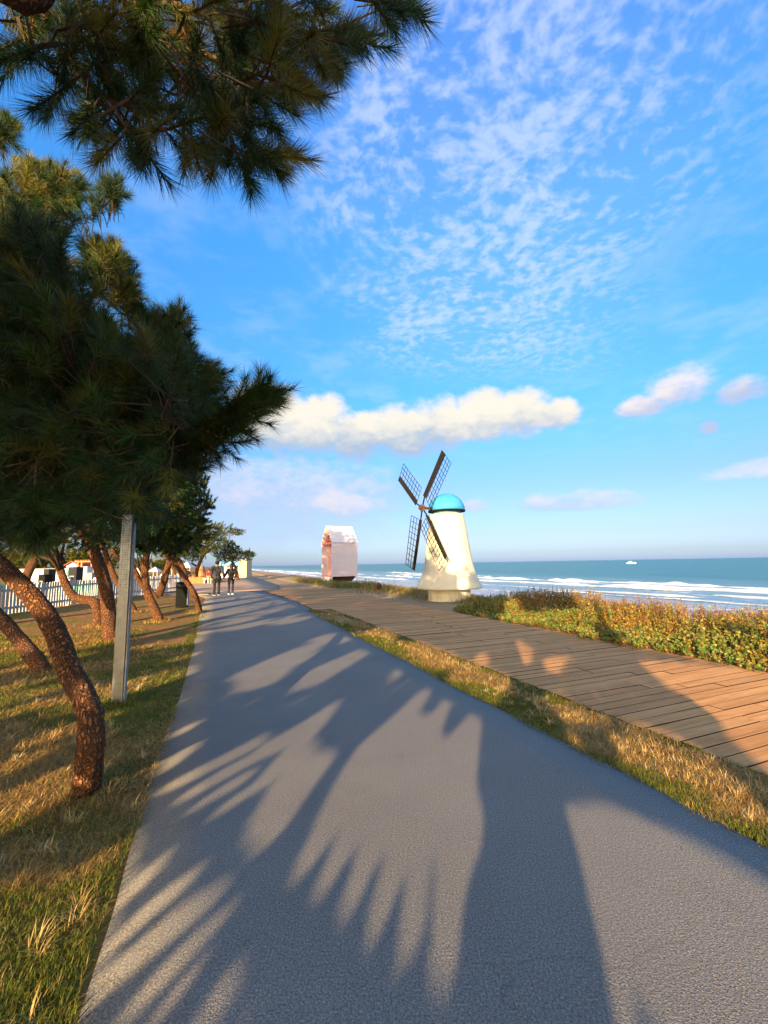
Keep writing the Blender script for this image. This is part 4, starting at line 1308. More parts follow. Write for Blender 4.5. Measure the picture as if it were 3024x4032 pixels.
# ------------------------------------------------------------------ litter bin
BB = G(716, 2391)
bn = tag(empty('litter_bin', BB, R(14)), 'upright black litter bin beside the leaning pine at the path edge', 'litter bin')
sc_b = float(BB[1]) / FPX
bh, bw_ = 99 * sc_b, 40 * sc_b
MB().box((0, 0, bh / 2), (bw_, bw_ * 0.8, bh - 0.12)).build('body', M_bin, bn, bevel=0.01)
MB().box((0, 0, 0.03), (bw_ * 0.94, bw_ * 0.74, 0.06)).build('foot', M_dark, bn)
MB().box((0, 0, bh - 0.04), (bw_ + 0.03, bw_ * 0.8 + 0.03, 0.036)).build('lid', M_bin, bn, bevel=0.008)
MB().box((bw_ / 2 + 0.012, 0, bh / 2), (0.02, bw_ * 0.78, bh - 0.16)).build('side_panel', M_bing, bn, bevel=0.004)
MB().box((0, -bw_ * 0.4 - 0.006, bh * 0.82), (bw_ * 0.7, 0.01, 0.13)).build('slot', M_hole, bn)
MB().box((0, -bw_ * 0.4 - 0.008, bh * 0.38), (bw_ * 0.78, 0.012, bh * 0.5)).build('door', M_bin, bn, bevel=0.004)

# ------------------------------------------------------------------ picket fence
FP = [np.array([-12.2, 9.5]), np.array([-12.55, 13.7]), np.array([-13.35, 20.2]), np.array([-13.3, 23.2]), np.array([-13.2, 27.5])]
fence = tag(empty('picket_fence', (0, 0, 0)), 'weathered white picket fence running behind the pine trunks', 'fence')
PITCHF = 0.158
FHT = 1.0
pk = MB()
pk.add([(-0.05, -0.012, 0.02), (0.05, -0.012, 0.02), (0.05, -0.012, FHT - 0.05), (0.03, -0.012, FHT - 0.012), (0, -0.012, FHT), (-0.03, -0.012, FHT - 0.012), (-0.05, -0.012, FHT - 0.05)]
       + [(-0.05, 0.012, 0.02), (0.05, 0.012, 0.02), (0.05, 0.012, FHT - 0.05), (0.03, 0.012, FHT - 0.012), (0, 0.012, FHT), (-0.03, 0.012, FHT - 0.012), (-0.05, 0.012, FHT - 0.05)],
       [tuple(range(7)), tuple(range(13, 6, -1))] + [(k_, k_ + 7, (k_ + 1) % 7 + 7, (k_ + 1) % 7) for k_ in range(7)])
tmp = pk.build('picket', M_picket)
pk_me = tmp.data
bpy.data.objects.remove(tmp)
for a_, b_ in zip(FP[:-1], FP[1:]):
    d_ = b_ - a_
    L_ = np.hypot(*d_)
    ang = math.atan2(d_[1], d_[0])
    nx = np.array([math.sin(ang), -math.cos(ang)])          # side towards the path
    for zr in (0.22, 0.80):
        MB().bar((*(a_ - nx * 0.035), zr), (*(b_ - nx * 0.035), zr), 0.04, 0.07).build('rail', M_picket, fence)
    n_ = int(L_ / PITCHF)
    for i in range(n_):
        p_ = a_ + d_ * ((i + 0.5) / n_)
        o_ = bpy.data.objects.new('picket', pk_me)
        o_.location = (p_[0], p_[1], random.uniform(-0.012, 0.012))
        o_.rotation_euler = (random.gauss(0, 0.012), random.gauss(0, 0.014), ang)
        link(o_, fence)
    for i in range(0, n_, 12):
        p_ = a_ + d_ * (i / n_) - nx * 0.10
        MB().box((*p_, 0.52), (0.11, 0.11, 1.08), ang).build('fence_post', M_picket, fence, bevel=0.008)

# ------------------------------------------------------------------ people
def skin(name, verts, edges, rad, mat, parent, root=0, sub=2):
    bm = bmesh.new()
    lay = bm.verts.layers.skin.verify()
    bv = [bm.verts.new(tuple(map(float, v_))) for v_ in verts]
    for a_, b_ in edges:
        bm.edges.new((bv[a_], bv[b_]))
    for i, r_ in enumerate(rad):
        bv[i][lay].radius = (r_, r_) if np.isscalar(r_) else r_
        bv[i][lay].use_root = (i == root)
    me = bpy.data.meshes.new(name)
    bm.to_mesh(me)
    bm.free()
    me.materials.append(mat)
    o_ = bpy.data.objects.new(name, me)
    sm = o_.modifiers.new('skin', 'SKIN')
    sm.use_smooth_shade = True
    s2 = o_.modifiers.new('sub', 'SUBSURF')
    s2.levels = s2.render_levels = sub
    return link(o_, parent)


def loft(rings, sides=18):
    """rings: (cx, cy, cz, rx, ry)"""
    vs_, fs_ = [], []
    for cx, cy, cz, rx, ry in rings:
        for k_ in range(sides):
            a = 2 * math.pi * k_ / sides
            vs_.append((cx + rx * math.cos(a), cy + ry * math.sin(a), cz))
    for j in range(len(rings) - 1):
        for k_ in range(sides):
            k2 = (k_ + 1) % sides
            fs_.append((j * sides + k_, j * sides + k2, (j + 1) * sides + k2, (j + 1) * sides + k_))
    fs_.append(tuple(range(sides - 1, -1, -1)))
    fs_.append(tuple((len(rings) - 1) * sides + k_ for k_ in range(sides)))
    return vs_, fs_


def person(label, base, rz, k, J, top, legs, hair_long, sh, loose, group=None, sole=True, hip_w=0.17, skirt_z=0.86):
    """k scales a 1.75 m figure; J joint positions"""
    root = tag(empty('person', base, rz), label, 'person', group)
    S3 = lambda p: np.array(p, float) * k
    names = ['pelvis', 'chest', 'neck', 'head0', 'head1', 'lsh', 'lel', 'lwr', 'lhand', 'rsh', 'rel', 'rwr', 'rhand', 'lhip', 'lkn', 'lan', 'ltoe', 'rhip', 'rkn', 'ran', 'rtoe']
    V_ = [S3(J[n_]) for n_ in names]
    ix = {n_: i for i, n_ in enumerate(names)}
    E_ = [('pelvis', 'chest'), ('chest', 'neck'), ('neck', 'head0'), ('head0', 'head1'), ('chest', 'lsh'), ('lsh', 'lel'), ('lel', 'lwr'), ('lwr', 'lhand'), ('chest', 'rsh'), ('rsh', 'rel'), ('rel', 'rwr'), ('rwr', 'rhand'),
          ('pelvis', 'lhip'), ('lhip', 'lkn'), ('lkn', 'lan'), ('lan', 'ltoe'), ('pelvis', 'rhip'), ('rhip', 'rkn'), ('rkn', 'ran'), ('ran', 'rtoe')]
    rd = dict(pelvis=.11, chest=.12, neck=.055, head0=.085, head1=.075, lsh=.055, lel=.042, lwr=.03, lhand=.032, rsh=.055, rel=.042, rwr=.03, rhand=.032, lhip=.08, lkn=.055, lan=.036, ltoe=.034, rhip=.08, rkn=.055, ran=.036, rtoe=.034)
    skin('body', V_, [(ix[a], ix[b_]) for a, b_ in E_], [rd[n_] * k for n_ in names], M_skin, root)
    j = {n_: V_[ix[n_]] for n_ in names}
    # hands with fingers
    for side, wr, hd in (('l', 'lwr', 'lhand'), ('r', 'rwr', 'rhand')):
        d_ = unit((j[hd] - j[wr])[None])[0]
        sidev = unit(np.cross(d_, [0, 1, 0.2])[None])[0]
        hv, he, hr = [j[hd]], [], [0.03 * k]
        for f_ in range(4):
            o1 = j[hd] + d_ * 0.045 * k + sidev * (f_ - 1.5) * 0.020 * k
            o2 = o1 + d_ * (0.05 + 0.008 * (f_ in (1, 2))) * k + np.array([0, 0.015, 0]) * k
            hv += [o1, o2]
            he += [(0, 1 + 2 * f_), (1 + 2 * f_, 2 + 2 * f_)]
            hr += [0.010 * k, 0.008 * k]
        hv.append(j[hd] + sidev * 0.05 * k + d_ * 0.02 * k)
        he.append((0, 9))
        hr.append(0.010 * k)
        skin('hand', hv, he, hr, M_skin, root, sub=1)
    # top: torso and sleeves
    mb = MB()
    pz, cz = j['pelvis'], j['chest']
    up = cz - pz
    rg = []
    for f_, rx, ry in ((-0.32, hip_w + 0.005, 0.125), (-0.1, hip_w, 0.12), (0.25, hip_w - 0.02, 0.11), (0.6, hip_w + 0.005, 0.118), (0.95, hip_w + 0.02, 0.122), (1.12, hip_w + 0.005, 0.105), (1.27, 0.12, 0.09), (1.37, 0.08, 0.075), (1.46, 0.062, 0.062)):
        c_ = pz + up * f_
        rg.append((c_[0], c_[1], c_[2], rx * k * (1 + loose), ry * k * (1 + loose)))
    mb.add(*loft(rg))
    for a, b_, c_ in (('lsh', 'lel', 'lwr'), ('rsh', 'rel', 'rwr')):
        pts = smooth_path([j[a] + (cz - j[a]) * 0.25, j[a], j[b_], j[c_]], 12)
        mb.tube(pts, np.interp(np.linspace(0, 1, 12), [0, 0.3, 0.65, 1], np.array([0.085, 0.075, 0.058, 0.046]) * k * (1 + loose)), 12)
    mb.build('top', top, root, smooth=True)
    mb = MB()
    rg = [(pz[0], pz[1], pz[2] + 0.06 * k, (hip_w - 0.012) * k, 0.115 * k), (pz[0], pz[1], pz[2] - 0.06 * k, (hip_w + 0.0) * k, 0.125 * k), (pz[0], pz[1], pz[2] - 0.13 * k, (hip_w - 0.015) * k, 0.11 * k)]
    mb.add(*loft(rg))
    lg = 0.6 if legs is M_navy else 1.0
    for a, b_, c_ in (('lhip', 'lkn', 'lan'), ('rhip', 'rkn', 'ran')):
        pts = smooth_path([j[a] + np.array([0, 0, 0.04 * k]), j[b_], j[c_]], 14)
        mb.tube(pts, np.interp(np.linspace(0, 1, 14), [0, 0.5, 1], np.array([0.098, 0.068 * (0.75 + 0.25 * lg), 0.062 * (0.55 + 0.45 * lg)]) * k), 12)
    mb.build('trousers', legs, root, smooth=True)
    for an, to in (('lan', 'ltoe'), ('ran', 'rtoe')):
        d_ = j[to] - j[an]
        d_[2] = 0
        d_ = unit(d_[None])[0]
        c_ = j[an] + d_ * 0.06 * k
        gz_ = min(j[an][2], 0.09 * k) - 0.075 * k + (j[an][2] - 0.08 * k if j[an][2] > 0.09 * k else 0)
        rz_ = math.atan2(d_[1], d_[0])
        o_ = MB().box((c_[0], c_[1], gz_ + 0.045 * k), (0.26 * k, 0.095 * k, 0.075 * k), rz_).build('shoe', sh, root, smooth=True, bevel=0.03 * k)
        MB().box((c_[0], c_[1], gz_ + 0.012 * k), (0.275 * k, 0.105 * k, 0.026 * k), rz_).build('sole', M_shoe, o_, bevel=0.008)
    h0, h1 = j['head0'], j['head1']
    c_ = (h0 + h1) / 2
    rg = []
    for f_ in np.linspace(-0.75, 1, 9):
        r_ = math.sqrt(max(0.0, 1 - f_ * f_)) * 0.112 * k + 0.004
        rg.append((c_[0], c_[1] - 0.014 * k, c_[2] + 0.03 * k + f_ * 0.125 * k, r_ * 0.92, r_ * 1.08))
    mb = MB().add(*loft(rg, 16))
    if hair_long:
        mb.add(*loft([(c_[0], c_[1] - 0.05 * k, c_[2] + 0.02 * k, 0.098 * k, 0.07 * k), (c_[0], c_[1] - 0.075 * k, c_[2] - 0.12 * k, 0.092 * k, 0.055 * k), (c_[0] + 0.01, c_[1] - 0.10 * k, c_[2] - 0.28 * k, 0.075 * k, 0.04 * k), (c_[0] + 0.01, c_[1] - 0.105 * k, c_[2] - 0.38 * k, 0.03 * k, 0.02 * k)], 14))
    mb.build('hair', M_hair, root, smooth=True)
    for sx in (-1, 1):
        MB().box((c_[0] + sx * 0.088 * k, c_[1], c_[2] - 0.005 * k), (0.02 * k, 0.035 * k, 0.06 * k)).build('ear', M_skin, root, smooth=True, bevel=0.006)
    MB().box((c_[0], c_[1] + 0.098 * k, c_[2] - 0.01 * k), (0.022 * k, 0.03 * k, 0.045 * k)).build('nose', M_skin, root, smooth=True, bevel=0.006)
    return root


walk = dict(pelvis=(0, 0, .93), chest=(0, 0.01, 1.30), neck=(0, 0.01, 1.47), head0=(0, 0.02, 1.56), head1=(0, 0.02, 1.66),
            lsh=(-.185, 0.01, 1.41), lel=(-.26, -0.02, 1.12), lwr=(-.255, 0.02, .88), lhand=(-.25, 0.03, .82),
            rsh=(.185, 0.01, 1.41), rel=(.275, -0.03, 1.14), rwr=(.345, 0.02, .91), rhand=(.375, 0.04, .855),
            lhip=(-.095, 0, .87), lkn=(-.105, .06, .48), lan=(-.105, -.05, .085), ltoe=(-.12, .10, .04),
            rhip=(.095, 0, .87), rkn=(.10, .10, .49), ran=(.10, .12, .085), rtoe=(.115, .27, .04))
MBASE = G(852, 2345)
kman = 1.02
person('man in charcoal jacket and black trousers walking away, holding the woman\'s hand', MBASE, R(20), kman, walk, M_jacket, M_black, False, M_black, 0.16, 'couple walking hand in hand')
wlk2 = dict(walk)
wlk2.update(lel=(-.29, -0.02, 1.13), lwr=(-.40, 0.02, .93), lhand=(-.445, 0.03, .885), lsh=(-.165, .01, 1.40), rsh=(.165, .01, 1.40), rel=(.25, -.05, 1.13), rwr=(.20, .06, .95), rhand=(.16, .10, .95),
            lkn=(-.10, .10, .48), lan=(-.10, .10, .085), ltoe=(-.11, .25, .04), rkn=(.10, .06, .49), ran=(.10, -.03, .085), rtoe=(.11, .12, .04))
WBASE = G(908, 2342)
wom = person('woman in black top and navy leggings with long dark hair, walking beside the man', WBASE, R(20), 0.925, wlk2, M_black, M_navy, True, M_shoe, 0.14, 'couple walking hand in hand', hip_w=0.155)
MB().lathe([(0.0, 0), (0.03, 0.004), (0.034, 0.03), (0.03, 0.05), (0.0, 0.055)], 12, (0.135, -0.145, 0.82)).build('waist_charm', M_shoe, wom, smooth=True)

# ------------------------------------------------------------------ spotlight by the boardwalk
LB = G(1492, 2341)
lp_ = tag(empty('spotlight', LB, R(10)), 'small dark red ground spotlight on a stake beside the boardwalk', 'spotlight')
MB().tube([(0, 0, -0.05), (0, 0, 0.26)], 0.018, 8).build('stake', M_maroon, lp_)
hd = MB().lathe([(0.06, -0.02), (0.12, 0.0), (0.125, 0.07), (0.10, 0.11), (0.05, 0.13)], 20)
hd.v = [(x_ * 0.9, -z_ + 0.06, y_ * 1.3 + 0.40) for x_, y_, z_ in hd.v]
hdo = hd.build('housing', M_maroon, lp_, smooth=True)
ln_ = MB().lathe([(0.098, 0.0), (0.092, 0.012), (0.02, 0.02)], 20)
ln_.v = [(x_ * 0.9, -0.075 + z_ * -1 + 0.16, y_ * 1.3 + 0.40) for x_, y_, z_ in ln_.v]
ln_.build('lens', M_glass, hdo, smooth=True)
MB().bar((-0.14, 0.01, 0.27), (-0.14, 0.01, 0.5), 0.02, 0.012).bar((0.14, 0.01, 0.27), (0.14, 0.01, 0.5), 0.02, 0.012).bar((-0.14, 0.01, 0.262), (0.14, 0.01, 0.262), 0.02, 0.012).build('bracket', M_iron, lp_)

# ------------------------------------------------------------------ boat
BT = AT(2485, 2219, 360.0)
boat = tag(empty('motor_boat', (BT[0], BT[1], -2.0), R(-40)), 'small white motor boat far out on the sea', 'boat')
rg = [(-3.4, 0.0), (-3.2, 1.0), (-1, 1.2), (1.2, 1.05), (2.6, 0.6), (3.7, 0.03)]
mb = MB()
for x_, w_ in rg:
    mb.v += [(x_, -w_, 1.0 + 0.08 * max(0, x_)), (x_, -w_ * 0.75, 0.25), (x_, 0, -0.3), (x_, w_ * 0.75, 0.25), (x_, w_, 1.0 + 0.08 * max(0, x_))]
for i in range(len(rg) - 1):
    for k_ in range(4):
        mb.f.append((i * 5 + k_, i * 5 + k_ + 1, (i + 1) * 5 + k_ + 1, (i + 1) * 5 + k_))
    mb.f.append((i * 5, (i + 1) * 5, (i + 1) * 5 + 4, i * 5 + 4))
mb.f.append((0, 4, 3, 2, 1))
mb.build('hull', M_white, boat)
cb = MB().add([(-1.8, -0.85, 1.0), (1.5, -0.8, 1.05), (0.8, -0.7, 1.75), (-1.6, -0.75, 1.75), (-1.8, 0.85, 1.0), (1.5, 0.8, 1.05), (0.8, 0.7, 1.75), (-1.6, 0.75, 1.75)], [(0, 1, 2, 3), (7, 6, 5, 4), (1, 5, 6, 2), (4, 0, 3, 7), (3, 2, 6, 7)]).build('cabin', M_white, boat)
MB().box((0.0, -0.80, 1.42), (1.8, 0.06, 0.3)).build('window', M_glass, cb)
MB().box((0.0, 0.80, 1.42), (1.8, 0.06, 0.3)).build('window', M_glass, cb)
MB().box((-0.4, 0, 2.25), (2.2, 1.3, 0.08)).build('canopy', M_white, boat)
for x_ in (-1.4, 0.6):
    for y_ in (-0.6, 0.6):
        MB().tube([(x_, y_, 1.7), (x_, y_, 2.24)], 0.03, 6).build('strut', M_steel, boat)
MB().tube([(-0.6, 0, 2.2), (-0.7, 0, 3.4)], 0.04, 6).build('mast', M_steel, boat)

# ------------------------------------------------------------------ plaza at the end of the path
ptw = MB()
PLY = 38.6
p0, p1 = AT(679, 2291, PLY), AT(813, 2289, PLY)
planter = tag(empty('planter_wall', (p0[0], PLY, 0)), 'low terracotta planter wall with two pines at the path\'s end', 'planter')
Lp = p1[0] - p0[0]
for i in range(7):
    MB().box((Lp * (i + 0.5) / 7, 0, 0.26), (Lp / 7 - 0.012, 0.3, 0.56)).build('block', M_terra, planter, bevel=0.01)
    MB().box((Lp * (i + 0.5) / 7, 3.4, 0.26), (Lp / 7 - 0.012, 0.3, 0.56)).build('block', M_terra, planter, bevel=0.01)
for i in range(2):
    for xx in (0.15, Lp - 0.15):
        MB().box((xx, 0.155 + 1.47 * (i + 0.5) + 0.02, 0.258), (0.296, 1.46, 0.55)).build('block', M_terra, planter, bevel=0.01)
MB().box((Lp / 2, 1.7, 0.24), (Lp - 0.62, 3.05, 0.42)).build('soil', M_turf, planter)

# big brown rock
RB = AT(794, 2262, 44.0)
mb = MB()
vs_, fs_ = [], []
for j in range(9):
    f_ = j / 8
    for k_ in range(14):
        a = 2 * math.pi * k_ / 14
        r_ = (0.30 + 0.12 * math.sin(f_ * 3.0)) * (1 - 0.45 * f_ ** 3) * (1 + 0.25 * (vnoise(k_ * 0.7, j * 0.8, 4) - 0.5))
        vs_.append((r_ * math.cos(a), r_ * math.sin(a), f_ * 1.45))
for j in range(8):
    for k_ in range(14):
        fs_.append((j * 14 + k_, j * 14 + (k_ + 1) % 14, (j + 1) * 14 + (k_ + 1) % 14, (j + 1) * 14 + k_))
fs_.append(tuple(8 * 14 + k_ for k_ in range(14)))
mb.add(vs_, fs_)
rock = mb.build('standing_rock', M_rock, None, smooth=False)
rock.location = (RB[0], 44.0, -0.1)
rock.scale = (1, 1, 1.15)
tag(rock, 'upright brown rock standing behind the terracotta planter', 'rock')

# seated woman in red and cream on a white bench
SB = AT(822, 2289, 38.0)
bench = tag(empty('bench', (SB[0], 38.0, 0), R(10)), 'pale stone bench at the right end of the planter', 'bench')
MB().box((0, 0, 0.40), (0.9, 0.45, 0.09)).build('seat', M_pale, bench, bevel=0.01)
for sx in (-0.33, 0.33):
    MB().box((sx, 0, 0.177), (0.10, 0.38, 0.35)).build('leg', M_pale, bench, bevel=0.01)
sit = dict(pelvis=(0, 0, .56), chest=(0.02, 0.10, .90), neck=(0.02, 0.16, 1.06), head0=(0.02, 0.20, 1.15), head1=(0.02, 0.21, 1.25),
           lsh=(-.165, 0.1, 1.0), lel=(-.22, 0.28, .80), lwr=(-.10, 0.42, .70), lhand=(-.06, .46, .68), rsh=(.165, 0.1, 1.0), rel=(.22, 0.28, .80), rwr=(.10, .42, .70), rhand=(.06, .46, .68),
           lhip=(-.09, 0.02, .54), lkn=(-.11, .42, .52), lan=(-.11, .40, .085), ltoe=(-.11, .55, .04), rhip=(.09, .02, .54), rkn=(.11, .42, .52), ran=(.11, .42, .085), rtoe=(.11, .57, .04))
person('person in red top and cream trousers sitting on the pale bench', (SB[0], 38.0, 0), R(-150), 0.98, sit, M_red, M_cream, False, M_shoe, 0.15)
# scooter rider
SCP = AT(747, 2266, 46.0)
scoot = tag(empty('scooter', (SCP[0], 46.0, 0), R(0)), 'small dark scooter ridden across the plaza', 'scooter')
for x_ in (-0.5, 0.55):
    wmh = MB().lathe([(0.13, -0.04), (0.2, -0.03), (0.2, 0.03), (0.13, 0.04)], 20)
    wmh.v = [(x_ + a_, c_, 0.2 + b_) for a_, b_, c_ in wmh.v]
    wmh.build('wheel', M_bin, scoot, smooth=True)
MB().box((0.0, 0, 0.24), (0.75, 0.22, 0.08)).build('deck', M_bin, scoot, bevel=0.02)
MB().box((-0.33, 0, 0.45), (0.42, 0.24, 0.20)).build('seat', M_black, scoot, bevel=0.05)
MB().tube([(0.55, 0, 0.2), (0.42, 0, 0.9)], 0.03, 8).build('steering_column', M_bin, scoot)
MB().tube([(0.42, -0.28, 0.9), (0.42, 0.28, 0.9)], 0.02, 8).build('handlebar', M_bin, scoot)
sit2 = dict(sit)
person('dark-clothed rider sitting on the scooter', (SCP[0] - 0.34, 46.0, 0.05), R(-90), 0.98, sit2, M_black, M_black, False, M_black, 0.12)

# kiosk with blue roof and cream end wall
KY = 56.0
kx0, kx1 = AT(868, 2271, KY)[0], AT(946, 2271, KY)[0]
kx2 = AT(976, 2271, KY)[0]
kz = lambda v_: float(AT(930, v_, KY)[2])
kio = tag(empty('beach_kiosk', (kx0, KY, 0)), 'cream beach kiosk with sky-blue roof panels and open braced front', 'kiosk')
W1, W2 = kx1 - kx0, kx2 - kx0
MB().box(((W1 + W2) / 2, 0.5, kz(2202) / 2), (W2 - W1, 2.2, kz(2202))).build('end_wall', M_cream, kio, bevel=0.02)
MB().box((W1 / 2, 0.4, kz(2219)), (W1 - 0.02, 2.2, kz(2211) - kz(2228))).build('roof', M_bluep, kio, bevel=0.02)
MB().box((W1 / 2, 1.6, kz(2228) / 2 - 0.02), (W1 - 0.03, 0.08, kz(2228))).build('back_wall', M_white, kio)
for i in range(5):
    MB().box((0.08 + (W1 - 0.2) * i / 4, -0.45, kz(2228) / 2 - 0.004), (0.08, 0.08, kz(2228))).build('column', M_white, kio)
for i in range(4):
    xa, xb = 0.08 + (W1 - 0.2) * i / 4, 0.08 + (W1 - 0.2) * (i + 1) / 4
    MB().bar((xa, -0.5, 0.25), (xb, -0.5, kz(2230)), 0.04, 0.05).build('brace', M_dark, kio)
MB().box((W1 / 2, -0.35, 0.45), (W1 - 0.3, 0.3, 0.85)).build('counter', M_white, kio)

# things beyond the fence
lawn = strip_sheet('lawn', [(20, -60), (34, -70), (60, -70)], [(20, -8.0), (34, -16), (60, -16)], 0.01, M_lawn, 20)
tag(lawn, kind='structure')


def zz1(x, y):
    return (0.3014 * x, 2100 + 0.3014 * y)


def rect(px0, py0, px1, py1, y):
    a_, b_ = AT(px0, py1, y), AT(px1, py0, y)
    return a_[0], b_[0], max(a_[2], -0.02), b_[2]


def barn(label, px0, py_e, px1, py_b, y, peak, mat, roofm, depth=4.0):
    x0, x1, z0_, z1_ = rect(px0, py_e, px1, py_b, y)
    z0_ = 0.0
    zp = AT((px0 + px1) / 2, peak, y)[2]
    r_ = tag(empty('cottage', (x0, y, 0)), label, 'house')
    W_ = x1 - x0
    MB().box((W_ / 2, depth / 2, z1_ / 2), (W_, depth, z1_)).build('wall', mat, r_)
    mb_ = MB()
    mb_.add([(0.02, 0.02, z1_ + 0.003), (W_ - 0.02, 0.02, z1_ + 0.003), (W_ / 2, 0.02, zp), (0.02, depth - 0.02, z1_ + 0.003), (W_ - 0.02, depth - 0.02, z1_ + 0.003), (W_ / 2, depth - 0.02, zp)], [(0, 1, 2), (5, 4, 3), (0, 3, 4, 1)])
    mb_.build('gable', mat, r_)
    for sg in (-1, 1):
        xo = -0.25 if sg < 0 else W_ + 0.25
        zo = z1_ - 0.25 * (zp - z1_) / (W_ / 2)
        m2 = MB()
        q_ = [(xo, -0.25, zo), (W_ / 2, -0.25, zp + 0.02), (W_ / 2, depth + 0.25, zp + 0.02), (xo, depth + 0.25, zo)]
        m2.add(q_ + [(x_, y_, z_ + 0.10) for x_, y_, z_ in q_], [(0, 1, 2, 3), (7, 6, 5, 4), (0, 4, 5, 1), (1, 5, 6, 2), (2, 6, 7, 3), (3, 7, 4, 0)])
        m2.build('roof', roofm, r_)
    MB().box((W_ * 0.5, -0.02, z1_ * 0.55), (W_ * 0.25, 0.06, z1_ * 0.4)).build('window', M_glass, r_)
    MB().box((W_ * 0.2, -0.02, z1_ * 0.40), (W_ * 0.2, 0.06, z1_ * 0.8)).build('door', M_teal, r_)
    return r_


barn('white cottage with red roof beyond the fence', *zz1(860, 415), *zz1(1035, 520), 46.0, zz1(0, 372)[1], M_white, M_redroof)
x0, x1, z0_, z1_ = rect(*zz1(240, 470), *zz1(560, 540), 52.0)
wl_ = tag(empty('low_wall', (x0, 52.0, 0)), 'long low white wall across the lawn beyond the fence', 'wall')
nseg = 8
for i in range(nseg):
    MB().box(((x1 - x0 + 6) * (i + 0.5) / nseg, 0, z1_ / 2), ((x1 - x0 + 6) / nseg - 0.01, 0.4, z1_)).build('panel', M_white, wl_, bevel=0.01)
MB().box(((x1 - x0 + 6) / 2, 0, z1_ + 0.045), (x1 - x0 + 6.2, 0.5, 0.08)).build('coping', M_pale, wl_)
# orange pergola
x0, x1, z0_, z1_ = rect(*zz1(1000, 375), *zz1(1215, 520), 44.0)
pg = tag(empty('pergola', (x0, 44.0, 0)), 'orange timber pergola beside the red-roofed cottage', 'pergola')
for xx in (0.1, (x1 - x0) * 0.3, x1 - x0 - 0.1):
    for yy in (0, 2.4):
        MB().box((xx, yy, z1_ / 2), (0.14, 0.14, z1_)).build('column', M_orange, pg)
for yy in (0, 2.4):
    MB().box(((x1 - x0) / 2, yy, z1_ + 0.072), (x1 - x0 + 0.5, 0.12, 0.14)).build('beam', M_orange, pg)
for i in range(7):
    MB().box(((x1 - x0) * i / 6, 1.2, z1_ + 0.195), (0.08, 3.0, 0.10)).build('rafter', M_orange, pg)


def case(label, a_, b_, y, mat, nm='equipment_case', cat='equipment case', group=None):
    x0, x1, z0_, z1_ = rect(*zz1(*a_), *zz1(*b_), y)
    r_ = tag(empty(nm, ((x0 + x1) / 2, y, 0)), label, cat, group)
    W_ = x1 - x0
    MB().box((0, 0, z1_ / 2 + 0.03), (W_, 0.7, z1_ - 0.06)).build('body', mat, r_, bevel=0.03)
    MB().box((0, 0, z1_ + 0.022), (W_ + 0.05, 0.75, 0.04)).build('lid', mat, r_, bevel=0.01)
    MB().box((0, -0.365, z1_ * 0.6), (W_ * 0.5, 0.03, 0.06)).build('handle', M_steel, r_)
    for sx in (-1, 1):
        MB().box((sx * W_ * 0.4, 0, 0.028), (0.08, 0.5, 0.055)).build('foot', M_bin, r_)
    return r_


case('tall black covered machine behind the left part of the fence', (605, 470), (690, 640), 31.0, M_black, 'covered_grill', 'grill')
case('wide black case left of the covered machine', (545, 545), (640, 640), 30.0, M_bin)
case('black box on the counter under the red-roofed cottage', (930, 445), (1050, 620), 30.5, M_black)
case('grey case by the orange pergola', (1160, 520), (1250, 640), 29.0, M_bing)
case('white counter between the black boxes beyond the fence', (860, 575), (940, 640), 30.2, M_white, 'counter', 'counter')
case('white chest freezer beside the orange pergola', (1085, 440), (1180, 600), 33.0, M_white, 'chest_freezer', 'freezer')
# turquoise edging behind the pickets
x0, x1, z0_, z1_ = rect(*zz1(700, 665), *zz1(1500, 715), 25.5)
tq = tag(empty('turquoise_barrier', (x0, 25.5, 0)), 'low turquoise barrier glimpsed between the fence pickets', 'barrier')
for i in range(9):
    MB().box(((x1 - x0) * (i + 0.5) / 9, 0, 0.5 * z1_), ((x1 - x0) / 9 - 0.02, 0.25, z1_)).build('segment', M_turq, tq, bevel=0.03)


# far trees on the left, over the lawn
def crown_blob(cx, cy, rx, ry, y, n, seed):
    a = rng.random(n) * 2 * math.pi
    u_ = rng.uniform(-1, 1, n)
    r_ = rng.random(n) ** 0.33
    v3 = np.stack([np.sqrt(1 - u_ ** 2) * np.cos(a), np.sqrt(1 - u_ ** 2) * np.sin(a), u_], -1) * r_[:, None]
    c_ = AT(cx, cy, y)
    sx = rx * y / FPX
    sz = ry * y / FPX
    p_ = c_ + v3 * np.array([sx, sx, sz])
    lump = vnoise(p_[:, 0] * 1.3, p_[:, 2] * 1.3 + p_[:, 1], seed)
    return p_[lump > 0.33]


far_lbl = ['olive-green tree beyond the lawn at the far left', 'yellow-green tree behind the low white wall', 'rounded green tree left of the cottage', 'green tree behind the red-roofed cottage', 'tall green tree behind the orange pergola', 'green tree between the pergola and the post',
           'distant dark green tree right of the metal post', 'distant pale tree by the plaza tents']
for i, (cx, cy, rx, ry, y) in enumerate([(40, 2215, 48, 48, 66), (105, 2215, 50, 42, 64), (180, 2212, 48, 40, 66), (260, 2202, 46, 36, 70), (330, 2196, 50, 42, 62), (440, 2200, 60, 44, 72), (560, 2222, 40, 22, 95), (632, 2225, 30, 18, 110)]):
    c_ = AT(cx, 2240, y)
    tp = crown_blob(cx, cy, rx, ry, y, 520, 40 + i)
    pine(far_lbl[i], [(c_[0], y, -0.1), (c_[0] + 0.1, y, 0.7), (c_[0], y, 1.6), (c_[0] + 0.1, y, float(AT(cx, cy, y)[2]))], 0.2, 0.1, tp, per=26, nlen=0.32, wid=0.08, shoot=0.4, yel=0.75 if i < 6 else 0.4, group='trees beyond the fence', limbs=7, sides=8, rings=10, cat='tree', twr=0.02)


